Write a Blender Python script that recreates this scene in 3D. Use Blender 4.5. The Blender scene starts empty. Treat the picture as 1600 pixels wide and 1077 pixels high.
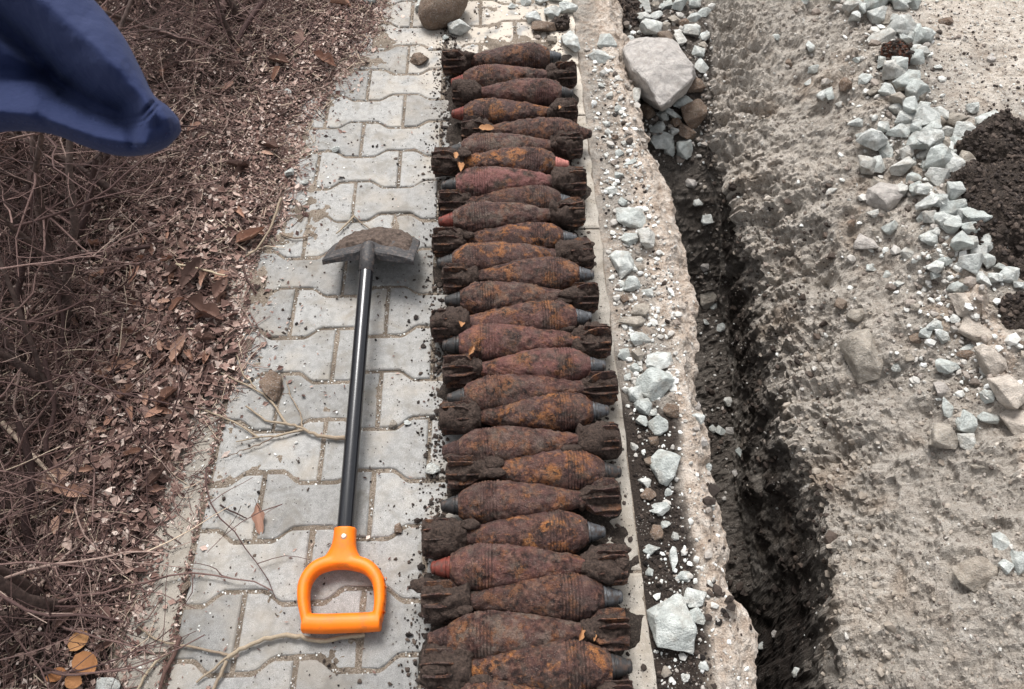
import bpy, bmesh, math, random
import numpy as np
from mathutils import Vector, Matrix, Euler
from mathutils.bvhtree import BVHTree

random.seed(7)
RNG = np.random.default_rng(7)
R = math.radians
sc = bpy.context.scene
C = sc.collection

# ------------------------------------------------------------------ camera
CAM_H, PITCH, YAW, FPX = 1.30, 56.4, 1.51, 1155.0
cam_data = bpy.data.cameras.new('camera')
cam = bpy.data.objects.new('camera', cam_data)
C.objects.link(cam)
cam.location = (0, 0, CAM_H)
cam.rotation_euler = (R(90 - PITCH), 0, -R(YAW))
cam_data.sensor_fit = 'HORIZONTAL'
cam_data.sensor_width = 36.0
cam_data.lens = FPX / 1600 * 36.0
cam_data.clip_start = 0.02
cam_data.clip_end = 500
cam_data.dof.use_dof = True
cam_data.dof.focus_distance = 1.45
cam_data.dof.aperture_fstop = 11
sc.camera = cam
sc.render.resolution_x, sc.render.resolution_y = 1024, 689

# ------------------------------------------------------------------ world, sun, exposure
SUN_EL, SUN_AZ = 60, -14          # azimuth measured from +Y towards +X
world = bpy.data.worlds.new('World')
sc.world = world
world.use_nodes = True
wn = world.node_tree
bg = wn.nodes['Background']
sky = wn.nodes.new('ShaderNodeTexSky')
sky.sky_type = 'NISHITA'
sky.sun_disc = False
sky.sun_elevation = R(SUN_EL)
sky.sun_rotation = R(SUN_AZ)
sky.dust_density = 4.0
sky.air_density = 1.0
hsv = wn.nodes.new('ShaderNodeHueSaturation')     # overcast: the cloud cover greys the sky
hsv.inputs['Saturation'].default_value = 0.18
wn.links.new(sky.outputs[0], hsv.inputs['Color'])
wn.links.new(hsv.outputs[0], bg.inputs['Color'])
bg.inputs['Strength'].default_value = 0.095
sun_data = bpy.data.lights.new('sun', 'SUN')
sun_data.energy = 1.5
sun_data.angle = R(22)
sun_data.color = (1.0, 0.98, 0.955)
sun = bpy.data.objects.new('sun', sun_data)
C.objects.link(sun)
sd = Vector((math.sin(R(SUN_AZ)) * math.cos(R(SUN_EL)), math.cos(R(SUN_AZ)) * math.cos(R(SUN_EL)), math.sin(R(SUN_EL))))
sun.rotation_euler = sd.to_track_quat('Z', 'Y').to_euler()
sun.location = (1, 3, 5)
vs = sc.view_settings
vs.view_transform = 'Standard'
vs.look = 'None'
vs.exposure = 1.27
vs.gamma = 1.0
sc.cycles.use_denoising = True
sc.cycles.max_bounces = 6
sc.cycles.diffuse_bounces = 3

# ------------------------------------------------------------------ helpers
CAMM = Euler(cam.rotation_euler).to_matrix()
CAMP = Vector(cam.location)


def ray(u, v):
    return CAMM @ Vector(((u - 800) / FPX, -(v - 538.5) / FPX, -1.0))


def G(u, v, z=0.0):
    """ground point seen at photo pixel (u, v) on the level z"""
    d = ray(u, v)
    return CAMP + d * ((z - CAMP.z) / d.z)


def _hash(ix, iy, iz, seed):
    h = (ix * 374761393 + iy * 668265263 + iz * 1274126177 + seed * 974634711) & 0xFFFFFFFF
    h = ((h ^ (h >> 13)) * 1103515245) & 0xFFFFFFFF
    h = ((h ^ (h >> 15)) * 2246822519) & 0xFFFFFFFF
    return (h ^ (h >> 16)).astype(np.float64) / 4294967295.0


def vnoise(p, scale, seed=0):
    q = np.asarray(p, dtype=np.float64) * scale
    i = np.floor(q).astype(np.int64)
    f = q - i
    f = f * f * f * (f * (f * 6 - 15) + 10)
    out = np.zeros(len(q))
    for dx in (0, 1):
        wx = f[:, 0] if dx else 1 - f[:, 0]
        for dy in (0, 1):
            wy = f[:, 1] if dy else 1 - f[:, 1]
            for dz in (0, 1):
                wz = f[:, 2] if dz else 1 - f[:, 2]
                out += wx * wy * wz * _hash(i[:, 0] + dx, i[:, 1] + dy, i[:, 2] + dz, seed)
    return out * 2 - 1


def fbm(p, scale, octaves=4, seed=0, gain=0.5):
    a, s, t, n = 1.0, scale, 0.0, 0.0
    for k in range(octaves):
        t = t + a * vnoise(p, s, seed + k * 17)
        n += a
        a *= gain
        s *= 2.03
    return t / n


def worley(p, scale, seed=0):
    q = np.asarray(p, dtype=np.float64) * scale
    i = np.floor(q).astype(np.int64)
    best = np.full(len(q), 9.0)
    for dx in (-1, 0, 1):
        for dy in (-1, 0, 1):
            for dz in (-1, 0, 1):
                cx, cy, cz = i[:, 0] + dx, i[:, 1] + dy, i[:, 2] + dz
                px = cx + _hash(cx, cy, cz, seed)
                py = cy + _hash(cx, cy, cz, seed + 1)
                pz = cz + _hash(cx, cy, cz, seed + 2)
                d = (q[:, 0] - px) ** 2 + (q[:, 1] - py) ** 2 + (q[:, 2] - pz) ** 2
                best = np.minimum(best, d)
    return np.sqrt(best)


def smooth(a, b, x):
    t = np.clip((np.asarray(x, dtype=float) - a) / (b - a), 0, 1)
    return t * t * (3 - 2 * t)


def fast_mesh(name, verts, faces, smooth_shade=True, attrs=None):
    """verts (N,3), faces (M,k) with one k"""
    verts = np.asarray(verts, dtype=np.float32)
    faces = np.asarray(faces, dtype=np.int32)
    me = bpy.data.meshes.new(name)
    m, k = faces.shape
    me.vertices.add(len(verts))
    me.vertices.foreach_set('co', verts.ravel())
    me.loops.add(m * k)
    me.loops.foreach_set('vertex_index', faces.ravel())
    me.polygons.add(m)
    me.polygons.foreach_set('loop_start', np.arange(0, m * k, k, dtype=np.int32))
    me.polygons.foreach_set('loop_total', np.full(m, k, dtype=np.int32))
    me.polygons.foreach_set('use_smooth', np.full(m, smooth_shade, dtype=bool))
    me.update(calc_edges=True)
    for an, av in (attrs or {}).items():
        a = me.attributes.new(an, 'FLOAT', 'POINT')
        a.data.foreach_set('value', np.asarray(av, dtype=np.float32))
    return me


def grid_faces(nr, nc, wrap=False):
    idx = np.arange(nr * nc).reshape(nr, nc)
    if wrap:
        b = np.roll(idx, -1, axis=1)
        f = np.stack([idx[:-1], b[:-1], b[1:], idx[1:]], -1)
    else:
        f = np.stack([idx[:-1, :-1], idx[:-1, 1:], idx[1:, 1:], idx[1:, :-1]], -1)
    return f.reshape(-1, 4)


def obj(name, me, material=None, parent=None):
    o = bpy.data.objects.new(name, me)
    C.objects.link(o)
    if material is not None and len(me.materials) == 0:
        me.materials.append(material)
    if parent is not None:
        o.parent = parent
    return o


def tag(o, label=None, cat=None, group=None, kind=None):
    if label:
        o['label'] = label
    if cat:
        o['category'] = cat
    if group:
        o['group'] = group
    if kind:
        o['kind'] = kind
    return o


def thing(name, label, cat, loc=(0, 0, 0), group=None):
    o = bpy.data.objects.new(name, None)
    o.empty_display_size = 0.05
    C.objects.link(o)
    o.location = loc
    return tag(o, label, cat, group)


def lathe(xs, rs, seg=48):
    """closed body of revolution along +X; returns verts, faces, ring count"""
    xs, rs = np.asarray(xs), np.asarray(rs)
    th = np.linspace(0, 2 * math.pi, seg, endpoint=False)
    V = np.stack([np.repeat(xs, seg), (rs[:, None] * np.cos(th)).ravel(), (rs[:, None] * np.sin(th)).ravel()], -1)
    return V, grid_faces(len(xs), seg, wrap=True)


class Tubes:
    """collects tapered tubes into one mesh"""
    def __init__(self):
        self.v, self.f, self.n, self.t = [], [], 0, []

    def add(self, pts, radii, sides=4, tint=0.5, cap=True):
        pts = [np.asarray(p, float) for p in pts]
        n = len(pts)
        up = np.array([0.13, 0.21, 0.97])
        for i in range(n):
            a, b = pts[max(i - 1, 0)], pts[min(i + 1, n - 1)]
            t = b - a
            t = t / (np.linalg.norm(t) + 1e-9)
            s = np.cross(t, up)
            if np.linalg.norm(s) < 1e-3:
                s = np.cross(t, np.array([1.0, 0, 0]))
            s = s / np.linalg.norm(s)
            w = np.cross(s, t)
            for k in range(sides):
                th = 2 * math.pi * k / sides
                self.v.append(pts[i] + radii[i] * (s * math.cos(th) + w * math.sin(th)))
                self.t.append(tint)
        for i in range(n - 1):
            for k in range(sides):
                k2 = (k + 1) % sides
                a = self.n + i * sides
                self.f.append((a + k, a + k2, a + sides + k2, a + sides + k))
        if cap and sides == 4:
            self.f.append((self.n + 3, self.n + 2, self.n + 1, self.n))
            e = self.n + (n - 1) * sides
            self.f.append((e, e + 1, e + 2, e + 3))
        self.n += n * sides

    def mesh(self, name):
        return fast_mesh(name, np.array(self.v), np.array(self.f), True, {'tint': self.t})


def smooth_path(pts, sub=4, jitter=0.0):
    """Catmull-Rom through points"""
    P = [np.asarray(p, float) for p in pts]
    P = [2 * P[0] - P[1]] + P + [2 * P[-1] - P[-2]]
    out = []
    for i in range(1, len(P) - 2):
        for k in range(sub):
            t = k / sub
            a, b, c, d = P[i - 1], P[i], P[i + 1], P[i + 2]
            out.append(0.5 * (2 * b + (c - a) * t + (2 * a - 5 * b + 4 * c - d) * t * t + (3 * b - a - 3 * c + d) * t ** 3))
    out.append(P[-2])
    if jitter:
        out = [o + RNG.normal(0, jitter, 3) for o in out]
    return out


# ------------------------------------------------------------------ materials
class N:
    def __init__(self, name, rough=0.9):
        self.m = bpy.data.materials.new(name)
        self.m.use_nodes = True
        self.nt = self.m.node_tree
        self.b = self.nt.nodes['Principled BSDF']
        self.b.inputs['Roughness'].default_value = rough
        self.b.inputs['Specular IOR Level'].default_value = 0.3

    def new(self, t, **kw):
        n = self.nt.nodes.new(t)
        for k, v in kw.items():
            setattr(n, k, v)
        return n

    def link(self, a, b):
        self.nt.links.new(a, b)

    def coord(self, which='Object'):
        return self.new('ShaderNodeTexCoord').outputs[which]

    def pos(self):
        return self.new('ShaderNodeNewGeometry').outputs['Position']

    def rnd(self):
        return self.new('ShaderNodeObjectInfo').outputs['Random']

    def attr(self, name, typ='GEOMETRY'):
        n = self.new('ShaderNodeAttribute', attribute_type=typ, attribute_name=name)
        return n.outputs['Fac']

    def val(self, sock, v):
        if hasattr(v, 'is_linked') or isinstance(v, bpy.types.NodeSocket):
            self.link(v, sock)
        elif isinstance(v, (tuple, list)) and len(v) == 3 and sock.type == 'RGBA':
            sock.default_value = (*v, 1)
        else:
            sock.default_value = v

    def noise(self, vec, scale, detail=4, rough=0.55, dist=0.0):
        n = self.new('ShaderNodeTexNoise')
        self.link(vec, n.inputs['Vector'])
        n.inputs['Scale'].default_value = scale
        n.inputs['Detail'].default_value = detail
        n.inputs['Roughness'].default_value = rough
        n.inputs['Distortion'].default_value = dist
        return n.outputs['Fac']

    def voro(self, vec, scale, feature='F1', out='Distance'):
        n = self.new('ShaderNodeTexVoronoi', feature=feature)
        self.link(vec, n.inputs['Vector'])
        n.inputs['Scale'].default_value = scale
        return n.outputs[out]

    def math(self, op, a, b=0.0, clamp=False):
        n = self.new('ShaderNodeMath', operation=op, use_clamp=clamp)
        self.val(n.inputs[0], a)
        self.val(n.inputs[1], b)
        return n.outputs[0]

    def step(self, x, a, b):
        n = self.new('ShaderNodeMapRange', interpolation_type='SMOOTHSTEP')
        self.val(n.inputs['Value'], x)
        n.inputs['From Min'].default_value = a
        n.inputs['From Max'].default_value = b
        return n.outputs['Result']

    def ramp(self, fac, stops):
        n = self.new('ShaderNodeValToRGB')
        self.val(n.inputs['Fac'], fac)
        e = n.color_ramp.elements
        while len(e) < len(stops):
            e.new(0.5)
        for i, (p, c) in enumerate(stops):
            e[i].position = p
            e[i].color = (*c, 1) if not isinstance(c, float) else (c, c, c, 1)
        return n.outputs['Color']

    def mix(self, fac, a, b, mode='MIX'):
        n = self.new('ShaderNodeMix', data_type='RGBA', blend_type=mode)
        self.val(n.inputs[0], fac)
        self.val(n.inputs[6], a)
        self.val(n.inputs[7], b)
        return n.outputs[2]

    def shift(self, vec, amount):
        """offset a vector by amount*(13,7,5)"""
        n = self.new('ShaderNodeVectorMath', operation='ADD')
        self.link(vec, n.inputs[0])
        c = self.new('ShaderNodeVectorMath', operation='SCALE')
        c.inputs[0].default_value = (13.1, 7.7, 5.3)
        self.val(c.inputs['Scale'], amount)
        self.link(c.outputs[0], n.inputs[1])
        return n.outputs[0]

    def bump(self, h, strength=0.5, dist=0.01):
        n = self.new('ShaderNodeBump')
        n.inputs['Strength'].default_value = strength
        n.inputs['Distance'].default_value = dist
        self.val(n.inputs['Height'], h)
        self.link(n.outputs[0], self.b.inputs['Normal'])

    def color(self, c):
        self.val(self.b.inputs['Base Color'], c)

    def rough(self, r):
        self.val(self.b.inputs['Roughness'], r)

    def sepxyz(self, vec):
        n = self.new('ShaderNodeSeparateXYZ')
        self.link(vec, n.inputs[0])
        return n.outputs


def mat_concrete(name, base=(0.282, 0.277, 0.266), dusty=0.5, pits=0.58):
    m = N(name, 0.92)
    p = m.pos()
    r = m.rnd()
    grain = m.noise(p, 700, 3, 0.7)
    mid = m.noise(p, 70, 5, 0.6)
    big = m.noise(m.shift(p, r), 9, 4, 0.6)
    col = m.ramp(grain, [(0.3, tuple(x * 0.5 for x in base)), (0.47, base), (0.6, tuple(min(1, x * 1.15) for x in base)), (0.72, tuple(min(1, x * 1.8) for x in base))])
    col = m.mix(m.math('MULTIPLY', m.step(mid, 0.42, 0.66), 0.55), col, tuple(x * 0.66 for x in base))
    stain = m.step(m.noise(p, 16, 6, 0.68, 0.5), 0.47, 0.66)
    col = m.mix(m.math('MULTIPLY', stain, 0.6), col, tuple(x * k for x, k in zip(base, (0.62, 0.57, 0.50))))
    # warm sandy dust in patches
    dust = m.math('MULTIPLY', m.step(big, 0.45, 0.72), dusty)
    col = m.mix(dust, col, (0.36, 0.315, 0.26))
    x, y, z = m.sepxyz(p)
    far = m.math('MULTIPLY', m.step(y, 1.45, 1.95), m.step(x, -0.45, 0.02))
    far = m.math('MULTIPLY', far, m.step(m.noise(p, 22, 4), 0.3, 0.55))
    col = m.mix(m.math('MULTIPLY', far, 0.8), col, (0.52, 0.455, 0.38))
    # pale scuffs and dark specks
    sv = m.new('ShaderNodeMapping')
    m.link(p, sv.inputs[0])
    sv.inputs['Scale'].default_value = (14, 60, 1)
    scuff = m.math('MULTIPLY', m.step(m.noise(sv.outputs[0], 1.6, 5, 0.7), 0.66, 0.74), m.step(m.noise(p, 5, 2), 0.5, 0.62))
    col = m.mix(m.math('MULTIPLY', scuff, 0.7), col, (0.72, 0.71, 0.68))
    spk = m.voro(p, 150)
    sel = m.step(m.noise(p, 55, 2), pits - .02, pits + .02)
    dots = m.math('MULTIPLY', m.math('SUBTRACT', 1.0, m.step(spk, 0.14, 0.24)), sel)
    col = m.mix(m.math('MULTIPLY', dots, 0.85), col, (0.035, 0.027, 0.022))
    var = m.math('ADD', m.math('MULTIPLY', r, 0.34), 0.82)
    vv = m.new('ShaderNodeCombineColor')
    for i in range(3):
        m.link(var, vv.inputs[i])
    col = m.mix(1.0, col, vv.outputs[0], 'MULTIPLY')
    m.color(col)
    h = m.math('ADD', m.math('MULTIPLY', grain, 0.5), m.math('MULTIPLY', mid, 0.9))
    m.bump(h, 0.55, 0.0022)
    return m.m


def mat_joint():
    m = N('joint_sand', 0.95)
    p = m.pos()
    g = m.noise(p, 420, 3, 0.75)
    b = m.noise(p, 14, 4)
    col = m.ramp(g, [(0.3, (0.06, 0.046, 0.036)), (0.48, (0.20, 0.16, 0.122)), (0.62, (0.31, 0.262, 0.215)), (0.72, (0.5, 0.46, 0.41))])
    col = m.mix(m.math('MULTIPLY', m.step(b, 0.45, 0.65), 0.6), col, (0.085, 0.066, 0.05))
    m.color(col)
    m.bump(g, 0.8, 0.004)
    return m.m


def mat_terrain():
    m = N('excavated_soil', 0.96)
    p = m.pos()
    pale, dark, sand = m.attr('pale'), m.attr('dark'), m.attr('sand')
    g = m.noise(p, 330, 4, 0.7)
    mid = m.noise(p, 46, 6, 0.62)
    big = m.noise(p, 7, 4, 0.55)
    col = m.ramp(mid, [(0.26, (0.19, 0.162, 0.136)), (0.40, (0.34, 0.302, 0.26)), (0.58, (0.44, 0.398, 0.35)), (0.72, (0.53, 0.49, 0.44))])
    col = m.mix(m.step(big, 0.52, 0.72), col, m.ramp(mid, [(0.3, (0.19, 0.148, 0.115)), (0.7, (0.42, 0.345, 0.275))]))
    # trodden sand of the road bed
    sandc = m.ramp(mid, [(0.3, (0.36, 0.295, 0.235)), (0.48, (0.54, 0.475, 0.405)), (0.65, (0.66, 0.60, 0.53))])
    col = m.mix(sand, col, sandc)
    # old kerb bedding mortar
    palec = m.ramp(mid, [(0.28, (0.33, 0.245, 0.185)), (0.46, (0.50, 0.41, 0.335)), (0.66, (0.66, 0.59, 0.52))])
    col = m.mix(pale, col, palec)
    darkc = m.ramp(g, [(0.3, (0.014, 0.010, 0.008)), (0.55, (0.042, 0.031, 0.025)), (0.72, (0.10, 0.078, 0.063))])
    col = m.mix(dark, col, darkc)  # dark soil, and shade painted into the trench
    spk = m.voro(p, 210)
    sel = m.step(m.noise(p, 26, 3), 0.52, 0.60)
    lite = m.math('MULTIPLY', m.math('SUBTRACT', 1.0, m.step(spk, 0.2, 0.32)), sel)
    col = m.mix(m.math('MULTIPLY', lite, 0.45), col, (0.50, 0.47, 0.43))
    gr = m.mix(m.math('MULTIPLY', m.step(g, 0.50, 0.34), 0.55), col, (0.05, 0.04, 0.032))
    m.color(gr)
    h = m.math('ADD', m.math('MULTIPLY', g, 0.45), mid)
    m.bump(h, 1.0, 0.014)
    return m.m


def mat_bed():
    m = N('planting_bed_soil', 0.97)
    p = m.pos()
    g = m.noise(p, 380, 4, 0.75)
    mid = m.noise(p, 60, 5, 0.65)
    col = m.ramp(g, [(0.3, (0.014, 0.009, 0.008)), (0.5, (0.046, 0.031, 0.026)), (0.65, (0.11, 0.078, 0.065)), (0.78, (0.28, 0.23, 0.195))])
    col = m.mix(m.math('MULTIPLY', m.step(mid, 0.48, 0.68), 0.45), col, (0.12, 0.085, 0.065))
    m.color(col)
    m.bump(m.math('ADD', g, mid), 0.9, 0.008)
    return m.m


def mat_humus(name='dark_soil', k=1.0):
    m = N(name, 0.97)
    p = m.coord()
    g = m.noise(p, 260, 4, 0.7)
    col = m.ramp(g, [(0.3, (0.012 * k, 0.009 * k, 0.007 * k)), (0.55, (0.040 * k, 0.030 * k, 0.024 * k)), (0.74, (0.11 * k, 0.085 * k, 0.066 * k))])
    m.color(col)
    m.bump(g, 0.9, 0.006)
    return m.m


def mat_stone(name, a, b, dirt=0.25, dirtc=(0.20, 0.165, 0.13), scale=1.0):
    m = N(name, 0.85)
    r = m.rnd()
    p = m.shift(m.pos(), 0.0)
    n1 = m.noise(p, 60 * scale, 5, 0.6)
    n2 = m.noise(p, 300 * scale, 3, 0.7)
    base = m.mix(r, a, b)
    col = m.mix(m.math('MULTIPLY', m.step(n1, 0.40, 0.60), 0.6), base, tuple(x * 0.60 for x in a))
    col = m.mix(m.math('MULTIPLY', m.step(n2, 0.5, 0.75), 0.35), col, (0.66, 0.67, 0.65))
    nz = m.sepxyz(m.new('ShaderNodeNewGeometry').outputs['Normal'])[2]
    d = m.math('MULTIPLY', m.step(m.noise(p, 35 * scale, 5, 0.65), 0.46, 0.66), dirt)
    d = m.math('ADD', d, m.math('MULTIPLY', m.step(r, 0.72, 0.95), 0.35), True)
    col = m.mix(d, col, dirtc)
    sp = m.math('MULTIPLY', m.step(m.noise(p, 420, 2), 0.64, 0.69), 0.5)
    col = m.mix(sp, col, (0.06, 0.05, 0.045))
    m.color(col)
    m.bump(m.math('ADD', n1, m.math('MULTIPLY', n2, 0.6)), 1.0, 0.008)
    return m.m


def mat_rust():
    m = N('rusted_steel', 0.85)
    o = m.new('ShaderNodeObjectInfo')
    r = o.outputs['Random']
    p = m.shift(m.coord(), m.math('MULTIPLY', r, 9.0))
    n1 = m.noise(p, 28, 5, 0.62)
    n2 = m.noise(p, 110, 5, 0.68)
    n3 = m.noise(p, 480, 3, 0.7)
    col = m.ramp(n2, [(0.36, (0.008, 0.0055, 0.005)), (0.46, (0.040, 0.020, 0.016)), (0.55, (0.092, 0.044, 0.032)), (0.66, (0.21, 0.112, 0.080))])
    # violet-brown scale and orange bloom
    col = m.mix(m.math('MULTIPLY', m.step(m.noise(p, 19, 3), 0.46, 0.62), 0.55), col, m.ramp(n3, [(0.3, (0.035, 0.018, 0.017)), (0.7, (0.15, 0.088, 0.080))]))
    om = m.math('MULTIPLY', m.step(m.noise(p, 24, 5, 0.7, 0.4), 0.49, 0.62), m.attr('bloom', 'OBJECT'), True)
    om = m.math('MULTIPLY', om, m.step(n2, 0.38, 0.52))
    orange = m.ramp(n3, [(0.3, (0.20, 0.065, 0.022)), (0.55, (0.42, 0.165, 0.045)), (0.75, (0.62, 0.33, 0.12))])
    col = m.mix(om, col, orange)
    dm = m.math('MULTIPLY', m.step(m.noise(p, 40, 5, 0.65), 0.44, 0.64), m.attr('dust', 'OBJECT'), True)
    col = m.mix(dm, col, m.ramp(n3, [(0.3, (0.075, 0.055, 0.045)), (0.7, (0.26, 0.205, 0.165))]))
    rm = m.math('MULTIPLY', m.step(n1, 0.40, 0.60), m.attr('paint', 'OBJECT'), True)
    col = m.mix(rm, col, m.ramp(n3, [(0.3, (0.15, 0.055, 0.048)), (0.7, (0.33, 0.15, 0.135))]))
    sm = m.math('MULTIPLY', m.step(m.noise(p, 55, 5, 0.7), 0.57, 0.68), m.attr('soil', 'OBJECT'), True)
    col = m.mix(sm, col, m.ramp(n3, [(0.3, (0.013, 0.010, 0.009)), (0.7, (0.06, 0.045, 0.038))]))
    pits = m.math('MULTIPLY', m.step(m.noise(p, 230, 3), 0.60, 0.70), 0.7)
    col = m.mix(pits, col, (0.017, 0.012, 0.011))
    lite = m.math('MULTIPLY', m.step(m.noise(p, 620, 2), 0.66, 0.72), 0.7)
    col = m.mix(lite, col, (0.42, 0.36, 0.31))
    col = m.mix(m.math('MULTIPLY', m.attr('groove'), 0.5, True), col, (0.012, 0.008, 0.007))
    m.color(col)
    m.rough(m.step(n2, 0.1, 1.1) if False else 0.6)
    m.bump(m.math('ADD', m.math('MULTIPLY', n3, 0.6), n2), 1.0, 0.008)
    return m.m


def mat_simple(name, col, rough=0.6, nscale=150, var=0.35, bump=0.3, metal=0.0, dist=0.002, dirt=None, dirt_amt=0.5):
    m = N(name, rough)
    p = m.coord()
    n = m.noise(p, nscale, 4, 0.65)
    c = m.ramp(n, [(0.3, tuple(x * (1 - var) for x in col)), (0.7, tuple(min(1, x * (1 + var)) for x in col))])
    if dirt:
        c = m.mix(m.math('MULTIPLY', m.step(m.noise(p, nscale * 0.4, 5, 0.7), 0.5, 0.64), dirt_amt), c, dirt)
    m.color(c)
    m.b.inputs['Metallic'].default_value = metal
    m.bump(n, bump, dist)
    return m.m


def mat_tint(name, stops, rough=0.85, sp=0.3):
    """colour of each small piece from its own stored tint"""
    m = N(name, rough)
    t = m.attr('tint')
    p = m.pos()
    n = m.noise(p, 260, 3, 0.7)
    c = m.ramp(m.math('ADD', t, m.math('MULTIPLY', m.math('SUBTRACT', n, 0.5), 0.35)), stops)
    m.color(c)
    m.bump(n, 0.5, 0.002)
    return m.m


def mat_leaf(name, stops):
    m = N(name, 0.75)
    r = m.rnd()
    p = m.coord()
    n = m.noise(m.shift(p, r), 90, 4, 0.65)
    c = m.ramp(m.math('ADD', m.math('MULTIPLY', r, 0.7), m.math('MULTIPLY', n, 0.3)), stops)
    c = m.mix(m.math('MULTIPLY', m.step(n, 0.56, 0.70), 0.4), c, (0.08, 0.045, 0.033))
    m.color(c)
    m.bump(n, 0.6, 0.002)
    return m.m


M = {}
M['paver'] = mat_concrete('paver_concrete')
M['kerb'] = mat_concrete('kerb_concrete', (0.335, 0.305, 0.265), 0.75, 0.46)
M['joint'] = mat_joint()
M['terrain'] = mat_terrain()
M['bed'] = mat_bed()
M['humus'] = mat_humus()
M['cake'] = mat_simple('caked_soil', (0.050, 0.034, 0.027), 0.95, 200, 0.7, 1.0, dist=0.006)
M['redsoil'] = mat_humus('reddish_soil', 1.0)
M['stone'] = mat_stone('crushed_stone', (0.47, 0.50, 0.475), (0.66, 0.665, 0.635), 0.4, (0.30, 0.26, 0.215))
M['brownstone'] = mat_stone('brown_stone', (0.165, 0.110, 0.076), (0.21, 0.148, 0.108), 0.4)
M['granite'] = mat_stone('pale_granite', (0.47, 0.435, 0.405), (0.52, 0.48, 0.445), 0.3, (0.27, 0.23, 0.195))
M['tanstone'] = mat_stone('tan_stone', (0.36, 0.32, 0.27), (0.42, 0.37, 0.31), 0.5)
M['crust'] = mat_stone('pale_crust', (0.50, 0.435, 0.37), (0.56, 0.495, 0.43), 0.45, (0.33, 0.28, 0.235))
M['gravel'] = mat_tint('gravel', [(0.0, (0.08, 0.065, 0.055)), (0.3, (0.24, 0.20, 0.17)), (0.55, (0.42, 0.40, 0.37)), (0.85, (0.60, 0.61, 0.58)), (1.0, (0.72, 0.72, 0.70))])
M['earth'] = mat_tint('bank_earth', [(0.0, (0.14, 0.115, 0.092)), (0.5, (0.29, 0.25, 0.208)), (1.0, (0.43, 0.385, 0.335))])
M['rust'] = mat_rust()
M['crumb'] = mat_tint('soil_crumb', [(0.0, (0.012, 0.009, 0.008)), (0.6, (0.045, 0.033, 0.027)), (1.0, (0.10, 0.075, 0.06))])
M['litter'] = mat_tint('leaf_litter', [(0.0, (0.030, 0.016, 0.013)), (0.3, (0.095, 0.052, 0.043)), (0.56, (0.21, 0.128, 0.106)), (0.78, (0.38, 0.27, 0.225)), (1.0, (0.60, 0.50, 0.44))])
M['twig'] = mat_tint('twig_bark', [(0.0, (0.022, 0.012, 0.011)), (0.4, (0.088, 0.050, 0.045)), (0.7, (0.20, 0.128, 0.112)), (0.88, (0.33, 0.245, 0.205)), (1.0, (0.50, 0.40, 0.30))])
M['dry'] = mat_tint('dry_branch', [(0.0, (0.03, 0.018, 0.016)), (0.3, (0.10, 0.055, 0.045)), (0.6, (0.20, 0.15, 0.11)), (0.8, (0.31, 0.25, 0.18)), (1.0, (0.50, 0.41, 0.29))])
M['stem'] = mat_simple('shrub_bark', (0.085, 0.058, 0.05), 0.85, 90, 0.55, 0.8, dist=0.004)
M['leaf'] = mat_leaf('dead_leaf', [(0.1, (0.07, 0.042, 0.035)), (0.35, (0.17, 0.10, 0.078)), (0.6, (0.30, 0.165, 0.115)), (0.8, (0.40, 0.25, 0.185))])
M['leaf_orange'] = mat_leaf('orange_leaf', [(0.05, (0.36, 0.15, 0.06)), (0.9, (0.47, 0.25, 0.11))])
M['orange'] = mat_simple('orange_plastic', (0.80, 0.165, 0.004), 0.45, 60, 0.08, 0.15, dist=0.001, dirt=(0.34, 0.12, 0.035), dirt_amt=0.45)
M['black'] = mat_simple('black_paint', (0.007, 0.0075, 0.010), 0.2, 900, 0.4, 0.06, dist=0.0004, dirt=(0.03, 0.03, 0.033), dirt_amt=0.35)
M['black'].node_tree.nodes['Principled BSDF'].inputs['Specular IOR Level'].default_value = 0.6
M['blade'] = mat_simple('blade_steel', (0.042, 0.040, 0.041), 0.55, 260, 0.5, 0.5, dist=0.002, dirt=(0.13, 0.10, 0.085), dirt_amt=0.7)
M['mud'] = mat_simple('dried_mud', (0.085, 0.062, 0.050), 0.95, 120, 0.6, 1.0, dist=0.006)
M['rivet'] = mat_simple('rivet_metal', (0.55, 0.4, 0.3), 0.4, 200, 0.2, 0.2, metal=0.8)
M['fuze_grey'] = mat_simple('grey_fuze', (0.075, 0.077, 0.082), 0.45, 160, 0.45, 0.5, metal=0.2, dirt=(0.055, 0.038, 0.03), dirt_amt=0.8)
M['fuze_dark'] = mat_simple('dark_fuze', (0.028, 0.027, 0.027), 0.5, 160, 0.4, 0.5, dirt=(0.09, 0.055, 0.04), dirt_amt=0.6)
M['fuze_red'] = mat_simple('red_fuze', (0.13, 0.030, 0.021), 0.65, 160, 0.4, 0.5, dirt=(0.07, 0.04, 0.032), dirt_amt=0.7)
M['fuze_pink'] = mat_simple('faded_red_fuze', (0.34, 0.13, 0.11), 0.7, 160, 0.3, 0.5, dirt=(0.2, 0.09, 0.07), dirt_amt=0.4)
M['scrap'] = mat_simple('tan_scrap', (0.38, 0.19, 0.085), 0.65, 120, 0.45, 0.6, dirt=(0.13, 0.06, 0.035), dirt_amt=0.7)


def mat_cloth():
    m = N('navy_cloth', 0.85)
    p = m.coord()
    n = m.noise(p, 1400, 2, 0.6)
    b = m.noise(p, 20, 3)
    m.color(m.mix(m.math('MULTIPLY', b, 0.4), (0.0062, 0.0135, 0.054), (0.0085, 0.018, 0.068)))
    m.b.inputs['Sheen Weight'].default_value = 0.06
    m.b.inputs['Sheen Tint'].default_value = (0.35, 0.45, 0.85, 1)
    m.bump(m.math('ADD', m.math('MULTIPLY', n, 0.06), m.noise(p, 45, 4, 0.6)), 0.5, 0.006)
    return m.m


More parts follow.
